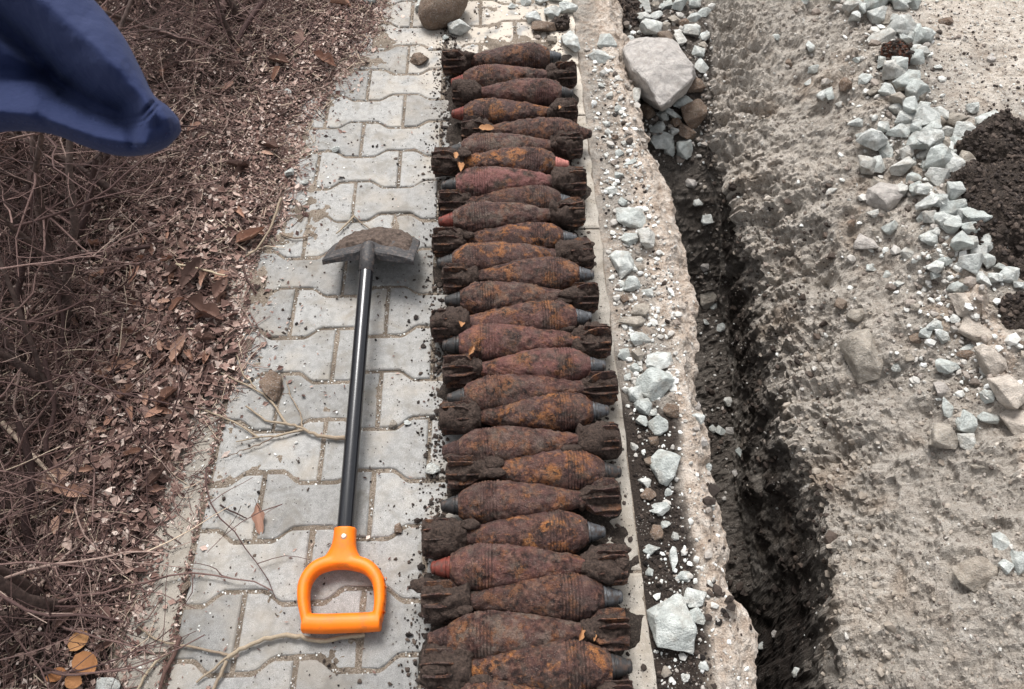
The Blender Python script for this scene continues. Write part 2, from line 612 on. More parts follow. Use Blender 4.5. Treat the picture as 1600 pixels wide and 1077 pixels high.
M['cloth'] = mat_cloth()
M['thread'] = mat_simple('navy_thread', (0.020, 0.034, 0.10), 0.7, 300, 0.2, 0.2)

# ------------------------------------------------------------------ ground far out
KERB_IN, KERB_OUT = 0.160, 0.238         # right kerb
LK_IN, LK_OUT = -0.556, -0.640           # left kerb
Y0, Y1 = -0.9, 3.4
ws, we = -3.2, 4.2
fv, ff = [], []
for (xa, xb, ya, yb) in ((-60, 60, Y1, 90), (-60, 60, -60, Y0), (-60, ws, Y0, Y1), (we, 60, Y0, Y1)):
    k = len(fv)
    fv += [(xa, ya, -0.02), (xb, ya, -0.02), (xb, yb, -0.02), (xa, yb, -0.02)]
    ff.append((k, k + 1, k + 2, k + 3))
far_me = fast_mesh('ground', fv, ff, False, {'pale': [0] * 16, 'dark': [0] * 16, 'sand': [0.7] * 16})
tag(obj('ground', far_me, M['terrain']), kind='structure')


# ------------------------------------------------------------------ excavated ground: strip, trench, bank, road bed
def curve_xy(pts, z):
    """photo points (u, v) on level z (or a function) -> arrays sorted by Y"""
    out = []
    for q in pts:
        zz = q[2] if len(q) > 2 else z
        p = G(q[0], q[1], zz)
        out.append((p.y, p.x))
    out.sort()
    return np.array(out)


def interp(tab, y):
    return np.interp(y, tab[:, 0], tab[:, 1])


LIP = curve_xy([(966, 0), (985, 100), (1008, 200), (1043, 300), (1052, 330), (1076, 400), (1085, 450), (1088, 550), (1085, 600), (1094, 650), (1101, 700), (1116, 760), (1130, 800), (1140, 870), (1133, 900), (1158, 950), (1171, 1000), (1181, 1060), (1186, 1100)], -0.05)
HAUNCH = curve_xy([(926, 0), (945, 100), (968, 200), (985, 300), (1010, 400), (1030, 500), (1050, 600), (1063, 700), (1076, 800), (1092, 900), (1108, 1000), (1118, 1077)], -0.01)
FLOOR_R = curve_xy([(1100, 150, -.16), (1098, 240, -.34), (1097, 300, -.50), (1112, 430, -.58), (1136, 560, -.62), (1168, 700, -.64), (1195, 800, -.70), (1238, 880, -.6), (1285, 960, -.9), (1305, 1077, -1.05)], -0.5)
SHOULDER = curve_xy([(1112, 40, -.08), (1116, 150, -.10), (1128, 240, -.16), (1145, 310, -.22), (1168, 400, -.26), (1200, 500, -.28), (1228, 600, -.28), (1262, 700, -.26), (1288, 800, -.25), (1318, 880, -.22), (1332, 950, -.20), (1328, 1077, -.2)], -0.2)
CREST = curve_xy([(1330, 0), (1385, 100), (1440, 220), (1490, 330), (1510, 460), (1560, 560), (1605, 660), (1640, 800), (1660, 1000)], 0.0)

ys = np.concatenate([np.linspace(Y0, 0.0, 22, endpoint=False), np.linspace(0.0, 2.35, 470, endpoint=False), np.linspace(2.35, Y1, 36)])
nY = len(ys)


def z_floor(y):
    return np.interp(y, [-0.9, 0.1, 0.3, 0.55, 1.15, 1.35, 1.55, 1.75, 1.95, 3.4], [-2.0, -2.0, -1.7, -.80, -.62, -.53, -.26, -.14, -.10, -.09])


def z_shoulder(y):
    return np.interp(y, [-0.9, 0.2, 0.5, 0.8, 1.2, 1.5, 1.8, 2.1, 3.4], [-.2, -.2, -.24, -.27, -.26, -.2, -.11, -.07, -.07])


xh, xl, xf, xs_, xc = (interp(t, ys) for t in (HAUNCH, LIP, FLOOR_R, SHOULDER, CREST))
w1 = fbm(np.stack([ys * 1.0, ys * 0, ys * 0], -1), 9, 3, 3)
w2 = fbm(np.stack([ys * 1.0, ys * 0 + 5, ys * 0], -1), 14, 4, 5)
w3 = fbm(np.stack([ys * 1.0, ys * 0 + 9, ys * 0], -1), 5, 3, 8)
xl = xl + w2 * 0.010
xs_ = np.maximum(xs_ + w3 * 0.03, xl + 0.12)
xf = np.maximum(np.minimum(xf + w1 * 0.02, xs_ - 0.02), xl + 0.08)
xc = np.maximum(xc + w1 * 0.03, xs_ + 0.15)
xh = np.minimum(xh + w1 * 0.01, xl - 0.025)
zf, zs = z_floor(ys), z_shoulder(ys)
pf = 1 - smooth(0.42, 0.75, ys)
xf = xf * (1 - pf) + (xs_ - 0.01) * pf
one = np.ones(nY)
keys = [  # X, Z, columns to the next key
    (one * (KERB_OUT - 0.004), one * -0.012, 14),
    (xh, -0.012 + 0.006 * w2, 14),
    (0.52 * xh + 0.48 * xl + 0.006 * w2, -0.004 + 0.008 * w1, 12),
    (xl, -0.052 + 0.012 * w1, 26),
    (xl - 0.035, zf * 0.75, 10),
    (xl - 0.02, zf, 34),
    (xf, zf + 0.01, 40),
    (0.45 * xf + 0.55 * xs_ + 0.035 * pf, 0.35 * zf + 0.65 * zs, 16),
    (xs_, zs, 60),
    (0.5 * (xs_ + xc), 0.5 * zs + 0.012 + 0.02 * w1, 50),
    (xc, 0.0 + 0.012 * w3, 30),
    (xc + 0.22, one * 0.012, 50),
    (one * 1.95, one * 0.02, 24),
    (one * we, one * -0.015, 0),
]
cols_x, cols_z, cols_k = [], [], []
for i in range(len(keys) - 1):
    (xa, za, n), (xb, zb, _) = keys[i], keys[i + 1]
    for k in range(n):
        t = k / n
        cols_x.append(xa * (1 - t) + xb * t)
        cols_z.append(za * (1 - t) + zb * t)
        cols_k.append(i + t)
cols_x.append(keys[-1][0])
cols_z.append(keys[-1][1])
cols_k.append(len(keys) - 1)
X = np.stack(cols_x, 1)
Z = np.stack(cols_z, 1)
K = np.tile(np.array(cols_k), (nY, 1))
Yg = np.tile(ys[:, None], (1, X.shape[1]))
# smooth the section a little
for _ in range(3):
    Zs = Z.copy()
    Zs[:, 1:-1] = 0.25 * Z[:, :-2] + 0.5 * Z[:, 1:-1] + 0.25 * Z[:, 2:]
    wgt = np.where(K > 5.5, 1.0, 0.0)
    Z = Z * (1 - wgt) + Zs * wgt
P = np.stack([X, Yg, Z], -1)
du = np.gradient(P, axis=1)
dv = np.gradient(P, axis=0)
Nn = np.cross(du, dv)
Nn /= np.linalg.norm(Nn, axis=-1, keepdims=True) + 1e-9
flat = P.reshape(-1, 3)
kf = K.ravel()
wall = smooth(6.0, 6.6, kf) * (1 - smooth(8.2, 8.9, kf))
wallc = smooth(6.0, 6.4, kf) * (1 - smooth(7.0, 7.9, kf))
bank = smooth(7.2, 8.2, kf) * (1 - smooth(9.8, 11.0, kf))
road = smooth(10.4, 11.2, kf)
strip = 1 - smooth(0.9, 1.3, kf)
lipz = smooth(0.8, 1.2, kf) * (1 - smooth(3.02, 3.2, kf))
floor_m = smooth(4.6, 5.2, kf) * (1 - smooth(5.9, 6.4, kf))
lwall = smooth(3.0, 3.2, kf) * (1 - smooth(4.8, 5.2, kf))
clod = 0.55 - worley(flat, 24, 3)
clod2 = 0.5 - worley(flat + 0.004 * fbm(flat, 60, 2, 2)[:, None], 62, 9)
stretch = flat * np.array([0.22, 1.0, 0.22])
gro = fbm(stretch, 24, 4, 31)
big = fbm(flat, 5, 3, 41)
mid = fbm(flat, 18, 6, 51, 0.58)
fine = fbm(flat, 100, 3, 61, 0.65)
ridg = 1 - 2 * np.abs(fbm(flat, 11, 5, 71, 0.6))
disp = (wall * (0.036 * gro + 0.020 * mid + 0.010 * (ridg - .5) + 0.010 * fine)
        + bank * (0.046 * big + 0.018 * mid + 0.026 * (ridg - .5) + 0.012 * gro + 0.004 * np.clip(clod2, -.35, .5) + 0.0045 * fine)
        + road * (0.012 * big + 0.006 * mid + 0.003 * fine)
        + strip * (0.004 * mid + 0.007 * np.clip(clod2, -.35, .5) + 0.003 * fine)
        + lipz * (0.014 * mid + 0.012 * (ridg - .5) + 0.002 * fine)
        + floor_m * (0.02 * mid + 0.014 * np.clip(clod2, -.4, .5) + 0.005 * fine)
        + lwall * (0.018 * mid + 0.01 * fine))
edge = smooth(0.0, 0.5, kf) * (1 - smooth(12.0, 13.0, kf))
disp *= edge * (1 - 0.55 * wall * (1 - smooth(0.42, 0.75, flat[:, 1])))
flat2 = flat + Nn.reshape(-1, 3) * disp[:, None]
yy, xx = flat[:, 1], flat[:, 0]
crust = np.exp(-((kf - 10.0) / 0.16) ** 2) * smooth(.45, .6, flat[:, 1]) * (1 - smooth(1.02, 1.12, flat[:, 1]))
flat2[:, 2] += 0.030 * crust * (0.8 + 0.6 * mid)
pale = lipz * smooth(-0.45, 0.1, 0.6 * mid + 0.5 * big + 0.25)
pale = np.maximum(pale, strip * (1 - smooth(1.0, 1.4, kf)) * smooth(0.70, 0.90, yy) * smooth(-.2, .4, fine + mid) * 0.85)
pale = np.maximum(pale, smooth(.25, .5, crust))
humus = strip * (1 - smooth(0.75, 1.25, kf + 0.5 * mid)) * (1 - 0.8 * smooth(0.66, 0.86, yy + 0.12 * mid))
humus = np.maximum(humus, floor_m * (0.78 + 0.2 * smooth(-.2, .5, big)))  # trench floor: dark soil, darkened further to paint in shade
humus = np.maximum(humus, wallc * (0.55 + 0.4 * smooth(-.25, .25, mid + .5 * gro)))  # right wall: dark soil layer plus painted shade up to the shoulder
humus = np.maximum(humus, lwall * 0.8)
pit = (1 - smooth(0.40, 0.72, yy + 0.1 * mid)) * smooth(3.2, 4.0, kf) * (1 - smooth(7.3, 8.0, kf))  # near pit: shade of the deep undercut put into the soil colour
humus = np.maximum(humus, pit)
sandm = road * smooth(-0.2, 0.15, mid * .5 + big * .5 + 0.25)
sandm = np.maximum(sandm, 0.25 * bank * smooth(0.0, 0.3, big))
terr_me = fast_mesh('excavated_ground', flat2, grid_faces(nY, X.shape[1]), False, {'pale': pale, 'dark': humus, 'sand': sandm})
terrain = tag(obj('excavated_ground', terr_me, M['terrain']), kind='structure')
BV = BVHTree.FromPolygons([Vector(v) for v in flat2.tolist()], grid_faces(nY, X.shape[1]).tolist())


def cast(u, v):
    """point of the excavated ground seen at photo pixel"""
    h = BV.ray_cast(CAMP, ray(u, v).normalized())
    if h[0] is None:
        return G(u, v, 0), Vector((0, 0, 1))
    return h[0], h[1]


def drop(x, y):
    h = BV.ray_cast(Vector((x, y, 2)), Vector((0, 0, -1)))
    return (h[0], h[1]) if h[0] is not None else (Vector((x, y, 0)), Vector((0, 0, 1)))


# ------------------------------------------------------------------ planting bed on the left
EDGE = curve_xy([(600, 0), (575, 60), (548, 100), (505, 150), (468, 200), (450, 300), (436, 350), (388, 400), (362, 470), (380, 520), (366, 600), (330, 640), (292, 700), (256, 800), (232, 900), (206, 1000), (185, 1077)], 0.0)
by = np.concatenate([np.linspace(Y0, 0.0, 14, endpoint=False), np.linspace(0, 2.4, 250, endpoint=False), np.linspace(2.4, Y1, 14)])
bt = np.concatenate([np.linspace(0, 0.35, 60, endpoint=False), np.linspace(0.35, 1.6, 100, endpoint=False), np.linspace(1.6, 3.0, 14)])
ex = interp(EDGE, by) + 0.004
BX = np.maximum(ex[:, None] - bt[None, :], ws)
BX[:, -1] = ws
BY = np.tile(by[:, None], (1, len(bt)))
bp = np.stack([BX, BY, BX * 0], -1).reshape(-1, 3)
tb = np.tile(bt, (len(by), 1)).ravel()
BZ = -0.012 + 0.030 * smooth(0.0, 0.10, tb + 0.03 * fbm(bp, 14, 3, 4)) + 0.035 * smooth(0.1, 0.6, tb) \
    + smooth(0.02, 0.2, tb) * (0.016 * fbm(bp, 9, 3, 14) + 0.006 * fbm(bp, 40, 3, 15)) + 0.0035 * fbm(bp, 60, 3, 16)
BZ = np.where(tb > 2.5, -0.02, BZ)
BZ = np.where(tb < 0.001, -0.02, BZ)
bp[:, 2] = BZ
bed_me = fast_mesh('planting_bed', bp, grid_faces(len(by), len(bt))[:, ::-1], True)
tag(obj('planting_bed', bed_me, M['bed']), kind='structure')
BVB = BVHTree.FromPolygons([Vector(v) for v in bp.tolist()], grid_faces(len(by), len(bt)).tolist())


def bed_z(x, y):
    h = BVB.ray_cast(Vector((x, y, 2)), Vector((0, 0, -1)))
    return max(h[0].z, 0.0) if h[0] is not None else 0.0


# ------------------------------------------------------------------ pavement of interlocking pavers
PW, PP = 0.2055, 0.1105
jx = np.linspace(LK_OUT - .02, KERB_OUT, 190)
jy = np.concatenate([np.linspace(Y0, 0, 20, endpoint=False), np.linspace(0, 2.35, 500, endpoint=False), np.linspace(2.35, Y1, 24)])
JX, JY = np.meshgrid(jx, jy)
jp = np.stack([JX, JY, JX * 0], -1).reshape(-1, 3)
near_bed = 1 - smooth(0.0, 0.16, jp[:, 0] - interp(EDGE, jp[:, 1]) + 0.05 * fbm(jp, 9, 3, 6))
far_end = smooth(1.55, 1.95, jp[:, 1]) * smooth(-0.25, 0.05, jp[:, 0])
jn = fbm(jp, 24, 4, 201)
near_bed = near_bed * (0.35 + 0.65 * smooth(.62, 1.0, jp[:, 1]))
jp[:, 2] = -0.0038 + 0.0034 * jn + 0.0016 * fbm(jp, 110, 3, 202) + 0.0042 * near_bed * smooth(-.2, .4, jn + .3 * near_bed) + 0.0030 * far_end
jp[:, 2] = np.minimum(jp[:, 2], 0.0016 + 0.001 * fbm(jp, 60, 2, 5))
pave_me = fast_mesh('pavement', jp, grid_faces(len(jy), len(jx)), True)
pavement = tag(obj('pavement', pave_me, M['joint']), kind='structure')


def paver_mesh(x0, x1, g=0.0034, top_seed=0):
    """piece of the bobbin-shaped paver between local x0 and x1 (whole: -PW/2..PW/2)"""
    a, b = PP / 2 - 0.0115, PP / 2 + 0.0115
    h = PW / 2

    def half(x):
        x = abs(x)
        t = min(max((x - 0.036) / 0.030, 0), 1)
        return a + (b - a) * (t * t * (3 - 2 * t) * 0.35 + t * 0.65) - g
    ks = [-h, -0.088, -0.068, -0.060, -0.051, -0.042, -0.034, 0, 0.034, 0.042, 0.051, 0.060, 0.068, 0.088, h]
    ks = sorted(set([x0] + [k for k in ks if x0 + 0.002 < k < x1 - 0.002] + [x1]))
    loop = [(k, half(k)) for k in ks] + [(k, -half(k)) for k in reversed(ks)]
    pts = []
    for (x, y) in loop:
        x = max(min(x, x1 - g), x0 + g)
        pts.append((x, y))
    bm = bmesh.new()
    vs_ = [bm.verts.new((x, y, 0)) for x, y in pts]
    f = bm.faces.new(vs_)
    f.normal_update()
    if f.normal.z < 0:
        f.normal_flip()
    r = bmesh.ops.extrude_face_region(bm, geom=[f])
    for v in [e for e in r['geom'] if isinstance(e, bmesh.types.BMVert)]:
        v.co.z -= 0.05
    top = [f2 for f2 in bm.faces if abs(f2.calc_center_median().z) < 1e-6]
    bm.normal_update()
    te = [e for e in bm.edges if all(abs(v.co.z) < 1e-6 for v in e.verts)]
    bmesh.ops.bevel(bm, geom=te, offset=0.0055, segments=3, profile=0.55, affect='EDGES')
    bmesh.ops.recalc_face_normals(bm, faces=bm.faces)
    me = bpy.data.meshes.new('paver')
    bm.to_mesh(me)
    bm.free()
    me.polygons.foreach_set('use_smooth', [False] * len(me.polygons))
    me.materials.append(M['paver'])
    return me


paver_cache = {}
for n in range(-8, 29):
    y = 0.242 + PP * (n + 0.5)
    off = -0.452 if n % 2 == 0 else -0.3495
    x = off - 2 * PW
    while x < KERB_IN:
        xa, xb = max(x, LK_IN + 0.001), min(x + PW, KERB_IN - 0.001)
        if xb - xa > 0.02:
            key = (round(xa - x, 3), round(xb - x, 3))
            if key not in paver_cache:
                paver_cache[key] = paver_mesh(key[0] - PW / 2, key[1] - PW / 2)
            o = obj('paver', paver_cache[key], None, pavement)
            o.location = (x + PW / 2 + random.uniform(-.001, .001), y + random.uniform(-.001, .001), random.uniform(-.0018, .0012))
            o.rotation_euler = (random.uniform(-.008, .008), random.uniform(-.006, .006), random.uniform(-.005, .005))
        x += PW


def kerb_stone(x0, x1, y0, y1, ztop, worn, parent):
    bm = bmesh.new()
    bmesh.ops.create_cube(bm, size=1)
    for v in bm.verts:
        v.co = Vector((x0 if v.co.x < 0 else x1, y0 + .0015 if v.co.y < 0 else y1 - .0015, ztop if v.co.z > 0 else ztop - 0.2))
    bmesh.ops.bevel(bm, geom=[e for e in bm.edges if all(v.co.z > ztop - .01 for v in e.verts)], offset=0.006, segments=2, profile=.6, affect='EDGES')
    bmesh.ops.subdivide_edges(bm, edges=[e for e in bm.edges if abs(e.verts[0].co.y - e.verts[1].co.y) > .1], cuts=50)
    co = np.array([v.co[:] for v in bm.verts])
    d = fbm(co, 22, 4, 90) * worn
    for v, k in zip(bm.verts, d):
        if v.co.x > (x0 + x1) / 2:
            v.co.x += k
        v.co.z += 0.35 * k
    bmesh.ops.recalc_face_normals(bm, faces=bm.faces)
    me = bpy.data.meshes.new('kerb_stone')
    bm.to_mesh(me)
    bm.free()
    return obj('kerb_stone', me, M['kerb'], parent)


kerb_r = tag(bpy.data.objects.new('kerb', None), kind='structure')
C.objects.link(kerb_r)
ky = [Y0, -0.4, G(985, 893).y, G(938, 357).y, G(915, 180).y, 2.45, Y1]
for a, b in zip(ky[:-1], ky[1:]):
    kerb_stone(KERB_IN, KERB_OUT, a, b, random.uniform(-.001, .002), 0.006, kerb_r)
kerb_l = tag(bpy.data.objects.new('kerb', None), kind='structure')
C.objects.link(kerb_l)
ky = [Y0, -0.55, G(225, 1022).y, 1.0, 1.8, 2.6, Y1]
for a, b in zip(ky[:-1], ky[1:]):
    kerb_stone(LK_OUT, LK_IN - 0.006, a, b, random.uniform(-.001, .002), 0.002, kerb_l)

# ------------------------------------------------------------------ mortar shells
LS = 0.335                                # overall length
NOSE = 0.034


def shell_profile():
    kp = [(0.062, 0.0145), (0.078, 0.0150), (0.092, 0.0180), (0.110, 0.0225), (0.130, 0.0272), (0.155, 0.0318), (0.180, 0.0357), (0.205, 0.0386), (0.225, 0.0403),
          (0.240, 0.0410), (0.254, 0.0404), (0.268, 0.0378), (0.281, 0.0332), (0.292, 0.0276), (0.299, 0.0222), (LS - NOSE, 0.0198), (LS - NOSE + 0.0005, 0.008)]
    xs = np.concatenate([np.linspace(0.062, 0.220, 62, endpoint=False), np.linspace(0.220, 0.262, 70, endpoint=False), np.linspace(0.262, LS - NOSE, 20), [LS - NOSE + 0.0005]])
    rs = np.interp(xs, [k[0] for k in kp], [k[1] for k in kp])
    rs2 = rs.copy()
    for _ in range(3):
        rs2[1:-2] = 0.25 * rs2[:-3] + 0.5 * rs2[1:-2] + 0.25 * rs2[2:-1]
    grv = xs * 0
    for g in range(7):                    # driving grooves round the widest part
        gx = 0.230 + g * 0.0056
        grv += np.exp(-((xs - gx) / 0.0010) ** 2)
    rs2 -= 0.0016 * grv
    rs2[-2] += 0.0008
    return xs, rs2, np.clip(grv, 0, 1)


SX, SR, SG = shell_profile()


def rusted(xs, rs, seed, seg=72, coarse=0.0026, finea=0.0010, flake=0.0019, groove_keep=None):
    V, F = lathe(xs, rs, seg)
    off = np.array([seed * 3.17, seed * 1.31, seed * 0.77])
    q = V + off
    rad = V.copy()
    rad[:, 0] = 0
    ln = np.linalg.norm(rad, axis=1, keepdims=True) + 1e-9
    rad /= ln
    d = coarse * fbm(q, 45, 3, 5) + finea * fbm(q, 260, 2, 6) + flake * smooth(0.12, 0.3, fbm(q, 60, 3, 8)) - 0.6 * flake * smooth(0.2, 0.35, fbm(q, 75, 3, 11))
    d *= np.clip(ln[:, 0] / 0.02, 0, 1)
    V = V + rad * d[:, None]
    V[:, 0] += 0.0008 * fbm(q, 120, 2, 19)
    return V, F


def fin_mesh(seed):
    rnd = random.Random(seed)
    o = [(0.070, 0.0125), (0.058, 0.025), (0.050, 0.0360), (0.030, 0.0375), (0.006, 0.0372), (0.003, 0.029), (0.003, 0.0125)]
    o = [(x + rnd.uniform(-.004, .004), r + rnd.uniform(-.0055, .0008) if r > .02 else r) for x, r in o]
    t = 0.0011
    bend = rnd.uniform(-.006, .006)
    V = []
    for s in (-1, 1):
        for x, r in o:
            V.append((x, s * t + bend * ((r - .0125) / .028) ** 2, r))
    n = len(o)
    bm = bmesh.new()
    vv = [bm.verts.new(v) for v in V]
    bm.faces.new(vv[:n])
    bm.faces.new(list(reversed(vv[n:])))
    for i in range(n):
        j = (i + 1) % n
        bm.faces.new((vv[j], vv[i], vv[n + i], vv[n + j]))
    bmesh.ops.recalc_face_normals(bm, faces=bm.faces)
    me = bpy.data.meshes.new('fin')
    bm.to_mesh(me)
    bm.free()
    me.materials.append(M['rust'])
    return me


_b = bmesh.new()
bmesh.ops.create_icosphere(_b, subdivisions=3, radius=1)
ICO2 = np.array([v.co[:] for v in _b.verts])
ICO2_F = np.array([[v.index for v in f.verts] for f in _b.faces])
_b.free()
FINS = [fin_mesh(k) for k in range(6)]
FZ = {}
nx = np.array([-0.003, 0.0, 0.0046, 0.0050, 0.0068, 0.0072, 0.014, 0.022, 0.0245, 0.025, 0.0265, 0.027, 0.0305, 0.0325, NOSE - 0.0002, NOSE])
nr = np.array([0.006, 0.0192, 0.0188, 0.0166, 0.0166, 0.0180, 0.0154, 0.0128, 0.0121, 0.0110, 0.0110, 0.0116, 0.0106, 0.0090, 0.0055, 0.0004])
for kind, mk in (('grey', 'fuze_grey'), ('dark', 'fuze_dark'), ('red', 'fuze_red'), ('pink', 'fuze_pink'), ('rust', 'rust')):
    V, F = rusted(np.interp(np.linspace(0, len(nx) - 1, 46), range(len(nx)), nx), np.interp(np.linspace(0, len(nx) - 1, 46), range(len(nx)), nr), 50 + len(FZ), 32, 0.0006, 0.0002, 0.0003)
    me = fast_mesh('nose_fuze', V, F, True)
    me.materials.append(M[mk])
    FZ[kind] = me

tube_me = fast_mesh('tail_tube', *rusted(np.array([-0.001, 0.0, 0.002, 0.02, 0.04, 0.06, 0.066, 0.0662]), np.array([0.0005, 0.0115, 0.0125, 0.0132, 0.0135, 0.0140, 0.0140, 0.006]), 99, 24, 0.0006, 0.0004, 0.0006))

ordinal = ['first', 'second', 'third', 'fourth', 'fifth', 'sixth', 'seventh', 'eighth', 'ninth', 'tenth', 'eleventh', 'twelfth', 'thirteenth', 'fourteenth', 'fifteenth', 'sixteenth',
           'seventeenth', 'eighteenth', 'nineteenth', 'twentieth', 'twenty-first', 'twenty-second', 'twenty-third', 'twenty-fourth', 'twenty-fifth', 'twenty-sixth', 'twenty-seventh', 'twenty-eighth']
# nose tip (u,v), tail end (u,v), fuze, bloom, dust, paint, soil on it, soil caked in the tail
SHELLS = [
    ((877, 91), (691, 99), 'grey', .35, .25, .0, .5, .5, 'smooth brown rusted'),
    ((704, 126), (900, 116), 'red', .4, .45, .25, .5, .6, 'violet-brown rusted'),
    ((896, 152), (708, 147), 'dark', .15, .45, .35, .5, .8, 'dusty violet-brown'),
    ((705, 176), (902, 177), 'red', .8, .2, .1, .7, .6, 'orange-flecked dirty'),
    ((925, 210), (722, 205), 'rust', .3, .3, .1, .8, .7, 'soil-smeared'),
    ((700, 236), (909, 226), 'dark', .3, .9, .15, .3, .9, 'grey dusty'),
    ((889, 262), (676, 254), 'pink', .9, .25, .1, .6, .6, 'orange-patched'),
    ((690, 296), (915, 285), 'dark', .6, .4, .9, .4, .7, 'reddish painted'),
    ((897, 312), (686, 318), 'grey', .25, .5, .1, .7, .5, 'soil-crusted brown'),
    ((685, 351), (912, 334), 'red', .2, .9, .1, .3, .9, 'greyish dusty'),
    ((902, 370), (676, 378), 'grey', .95, .2, .1, .6, .6, 'bright-orange-spotted'),
    ((682, 413), (926, 397), 'dark', .7, .3, .1, .7, .95, 'mottled orange-brown'),
    ((928, 434), (692, 435), 'grey', .6, .35, .1, .4, .2, 'evenly rusted'),
    ((695, 474), (934, 464), 'dark', .4, .6, .1, .4, .5, 'coarse dusty brown'),
    ((925, 497), (674, 510), 'grey', .6, .35, .3, .5, .9, 'rough reddish-brown'),
    ((690, 540), (955, 531), 'dark', .6, .3, .5, .6, .7, 'flaking dark red'),
    ((947, 571), (693, 581), 'grey', .5, .35, .6, .3, .3, 'reddish grooved'),
    ((699, 626), (963, 603), 'dark', .3, .4, .2, .5, .3, 'brown scratched'),
    ((952, 641), (688, 653), 'grey', .7, .35, .15, .5, .9, 'swollen orange-brown'),
    ((690, 704), (967, 686), 'rust', .35, .6, .15, .4, .9, 'dust-speckled'),
    ((972, 735), (698, 737), 'dark', .8, .3, .2, .6, .6, 'mud-necked orange-brown'),
    ((688, 789), (968, 777), 'dark', .55, .45, .2, .4, .3, 'finely grooved brown'),
    ((947, 829), (661, 842), 'grey', 1.0, .3, .2, .4, 1.0, 'yellow-orange streaked'),
    ((673, 889), (980, 884), 'red', .4, .5, .4, .3, .6, 'clean violet-brown'),
    ((974, 931), (660, 939), 'grey', .3, .3, .1, .5, .8, 'dark brown'),
    ((668, 1000), (982, 985), 'rust', .4, .85, .15, .4, .3, 'dusty grey-brown'),
    ((987, 1043), (660, 1047), 'dark', 1.0, .35, .1, .4, .7, 'orange-blotched'),
    ((672, 1101), (988, 1086), 'dark', .7, .35, .15, .4, .5, 'partly hidden'),
]
fz_words = {'grey': 'grey nose', 'dark': 'dark nose', 'red': 'red nose', 'pink': 'pink nose', 'rust': 'rusted nose'}
for i, (tip, tail, fz, bloom, dust, paint, soil, cake, look) in enumerate(SHELLS):
    zc = 0.043
    a, b = G(tail[0], tail[1], zc), G(tip[0], tip[1], zc)
    d = (b - a)
    L = d.length
    ang = math.atan2(d.y, d.x)
    side = 'towards the trench' if tip[0] > tail[0] else 'towards the shovel'
    place = 'at far end of row' if i == 0 else ('nearest of the row' if i == 27 else ordinal[i] + ' from far end')
    root = thing('mortar_shell', '%s mortar shell, %s %s, %s' % (look, fz_words[fz], side, place), 'mortar shell', (0, 0, 0), 'mortar shells laid out in a row on the pavers')
    s = L / LS
    s = min(max(s, 0.94), 1.03)
    root.scale = (s, s, s)
    root.rotation_euler = (0, random.uniform(-.025, .025), ang)
    mid_p = (a + b) / 2
    root.location = mid_p - Vector((math.cos(ang), math.sin(ang), 0)) * (LS * s / 2)
    root.location.z = zc + random.uniform(-.001, .004)
    V, F = rusted(SX, SR, i + 1)
    gm = np.repeat(SG, 72) * smooth(-0.35, 0.15, fbm(V + i * 2.3, 30, 3, 21) + (0.12, -.15, .02, -.3)[i % 4])
    V[:, 1:] *= (1 + random.uniform(-.05, .02) + 0.03 * vnoise(V + i, 14, 3))[:, None]
    body = obj('body', fast_mesh('body', V, F, True, {'groove': gm}), M['rust'], root)
    body['bloom'], body['dust'], body['paint'], body['soil'] = bloom * 0.95, dust * 0.95, paint, soil
    fo = obj('nose_fuze', FZ[fz], None, root)
    fo.location.x = LS - NOSE
    fo.rotation_euler.x = random.uniform(0, 6)
    tl = obj('tail_tube', tube_me, M['rust'], root)
    tl['bloom'], tl['dust'], tl['soil'], tl['paint'] = 0.3, 0.2, 1.0, 0.0
    roll = random.uniform(0, 1.2)
    for k in range(10):
        fn = obj('fin', FINS[(i * 3 + k) % 6], None, tl)
        th = roll + (k // 2) * (2 * math.pi / 5) + (-1 if k % 2 else 1) * 0.24
        fn.rotation_euler = (th, 0, 0)
        fn['bloom'], fn['dust'], fn['soil'], fn['paint'] = 0.35, 0.35, 0.8, 0.0
    cx = np.linspace(-0.003, 0.082, 34)
    cr = (0.019 + 0.016 * cake) * np.sqrt(np.clip(1 - ((cx - 0.038) / 0.046) ** 2, 0.0, 1)) ** 0.5
    cr[0] = cr[-1] = 0.0005
    V, F = lathe(cx, cr, 40)
    q = V + i * 1.7
    rad = V * np.array([0, 1, 1])
    rad /= np.linalg.norm(rad, axis=1, keepdims=True) + 1e-9
    dd = (0.017 * fbm(q, 34, 3, 3) + 0.009 * np.clip(0.45 - worley(q, 90, 7), -.3, .5) + 0.0022 * fbm(q, 240, 2, 4)) * np.clip(np.linalg.norm(V[:, 1:], axis=1) / 0.012, 0, 1)
    V = V + rad * dd[:, None]
    hm = np.linalg.norm(V[:, 1:], axis=1)
    lim = np.minimum(hm, 0.0385)
    V[:, 1:] *= (lim / (hm + 1e-9))[:, None]
    if cake > .45:
        rl = random.Random(i)
        for _ in range(rl.choice((1, 2, 3))):
            n_ = len(ICO2)
            lump = ICO2 * (1 + 0.35 * fbm(ICO2 * .02 + rl.uniform(0, 9), 60, 3, i))[:, None] * np.array([rl.uniform(.010, .022), rl.uniform(.008, .014), rl.uniform(.006, .010)])
            th = rl.uniform(-1.3, 1.3)
            lump = lump + np.array([rl.uniform(.0, .10), 0.026 * math.sin(th), 0.026 * math.cos(th)])
            obj('soil_lump', fast_mesh('soil_lump', lump, ICO2_F, True), M['cake'], root)
    ck = obj('caked_soil', fast_mesh('caked_soil', V, F, True), M['cake'], root)

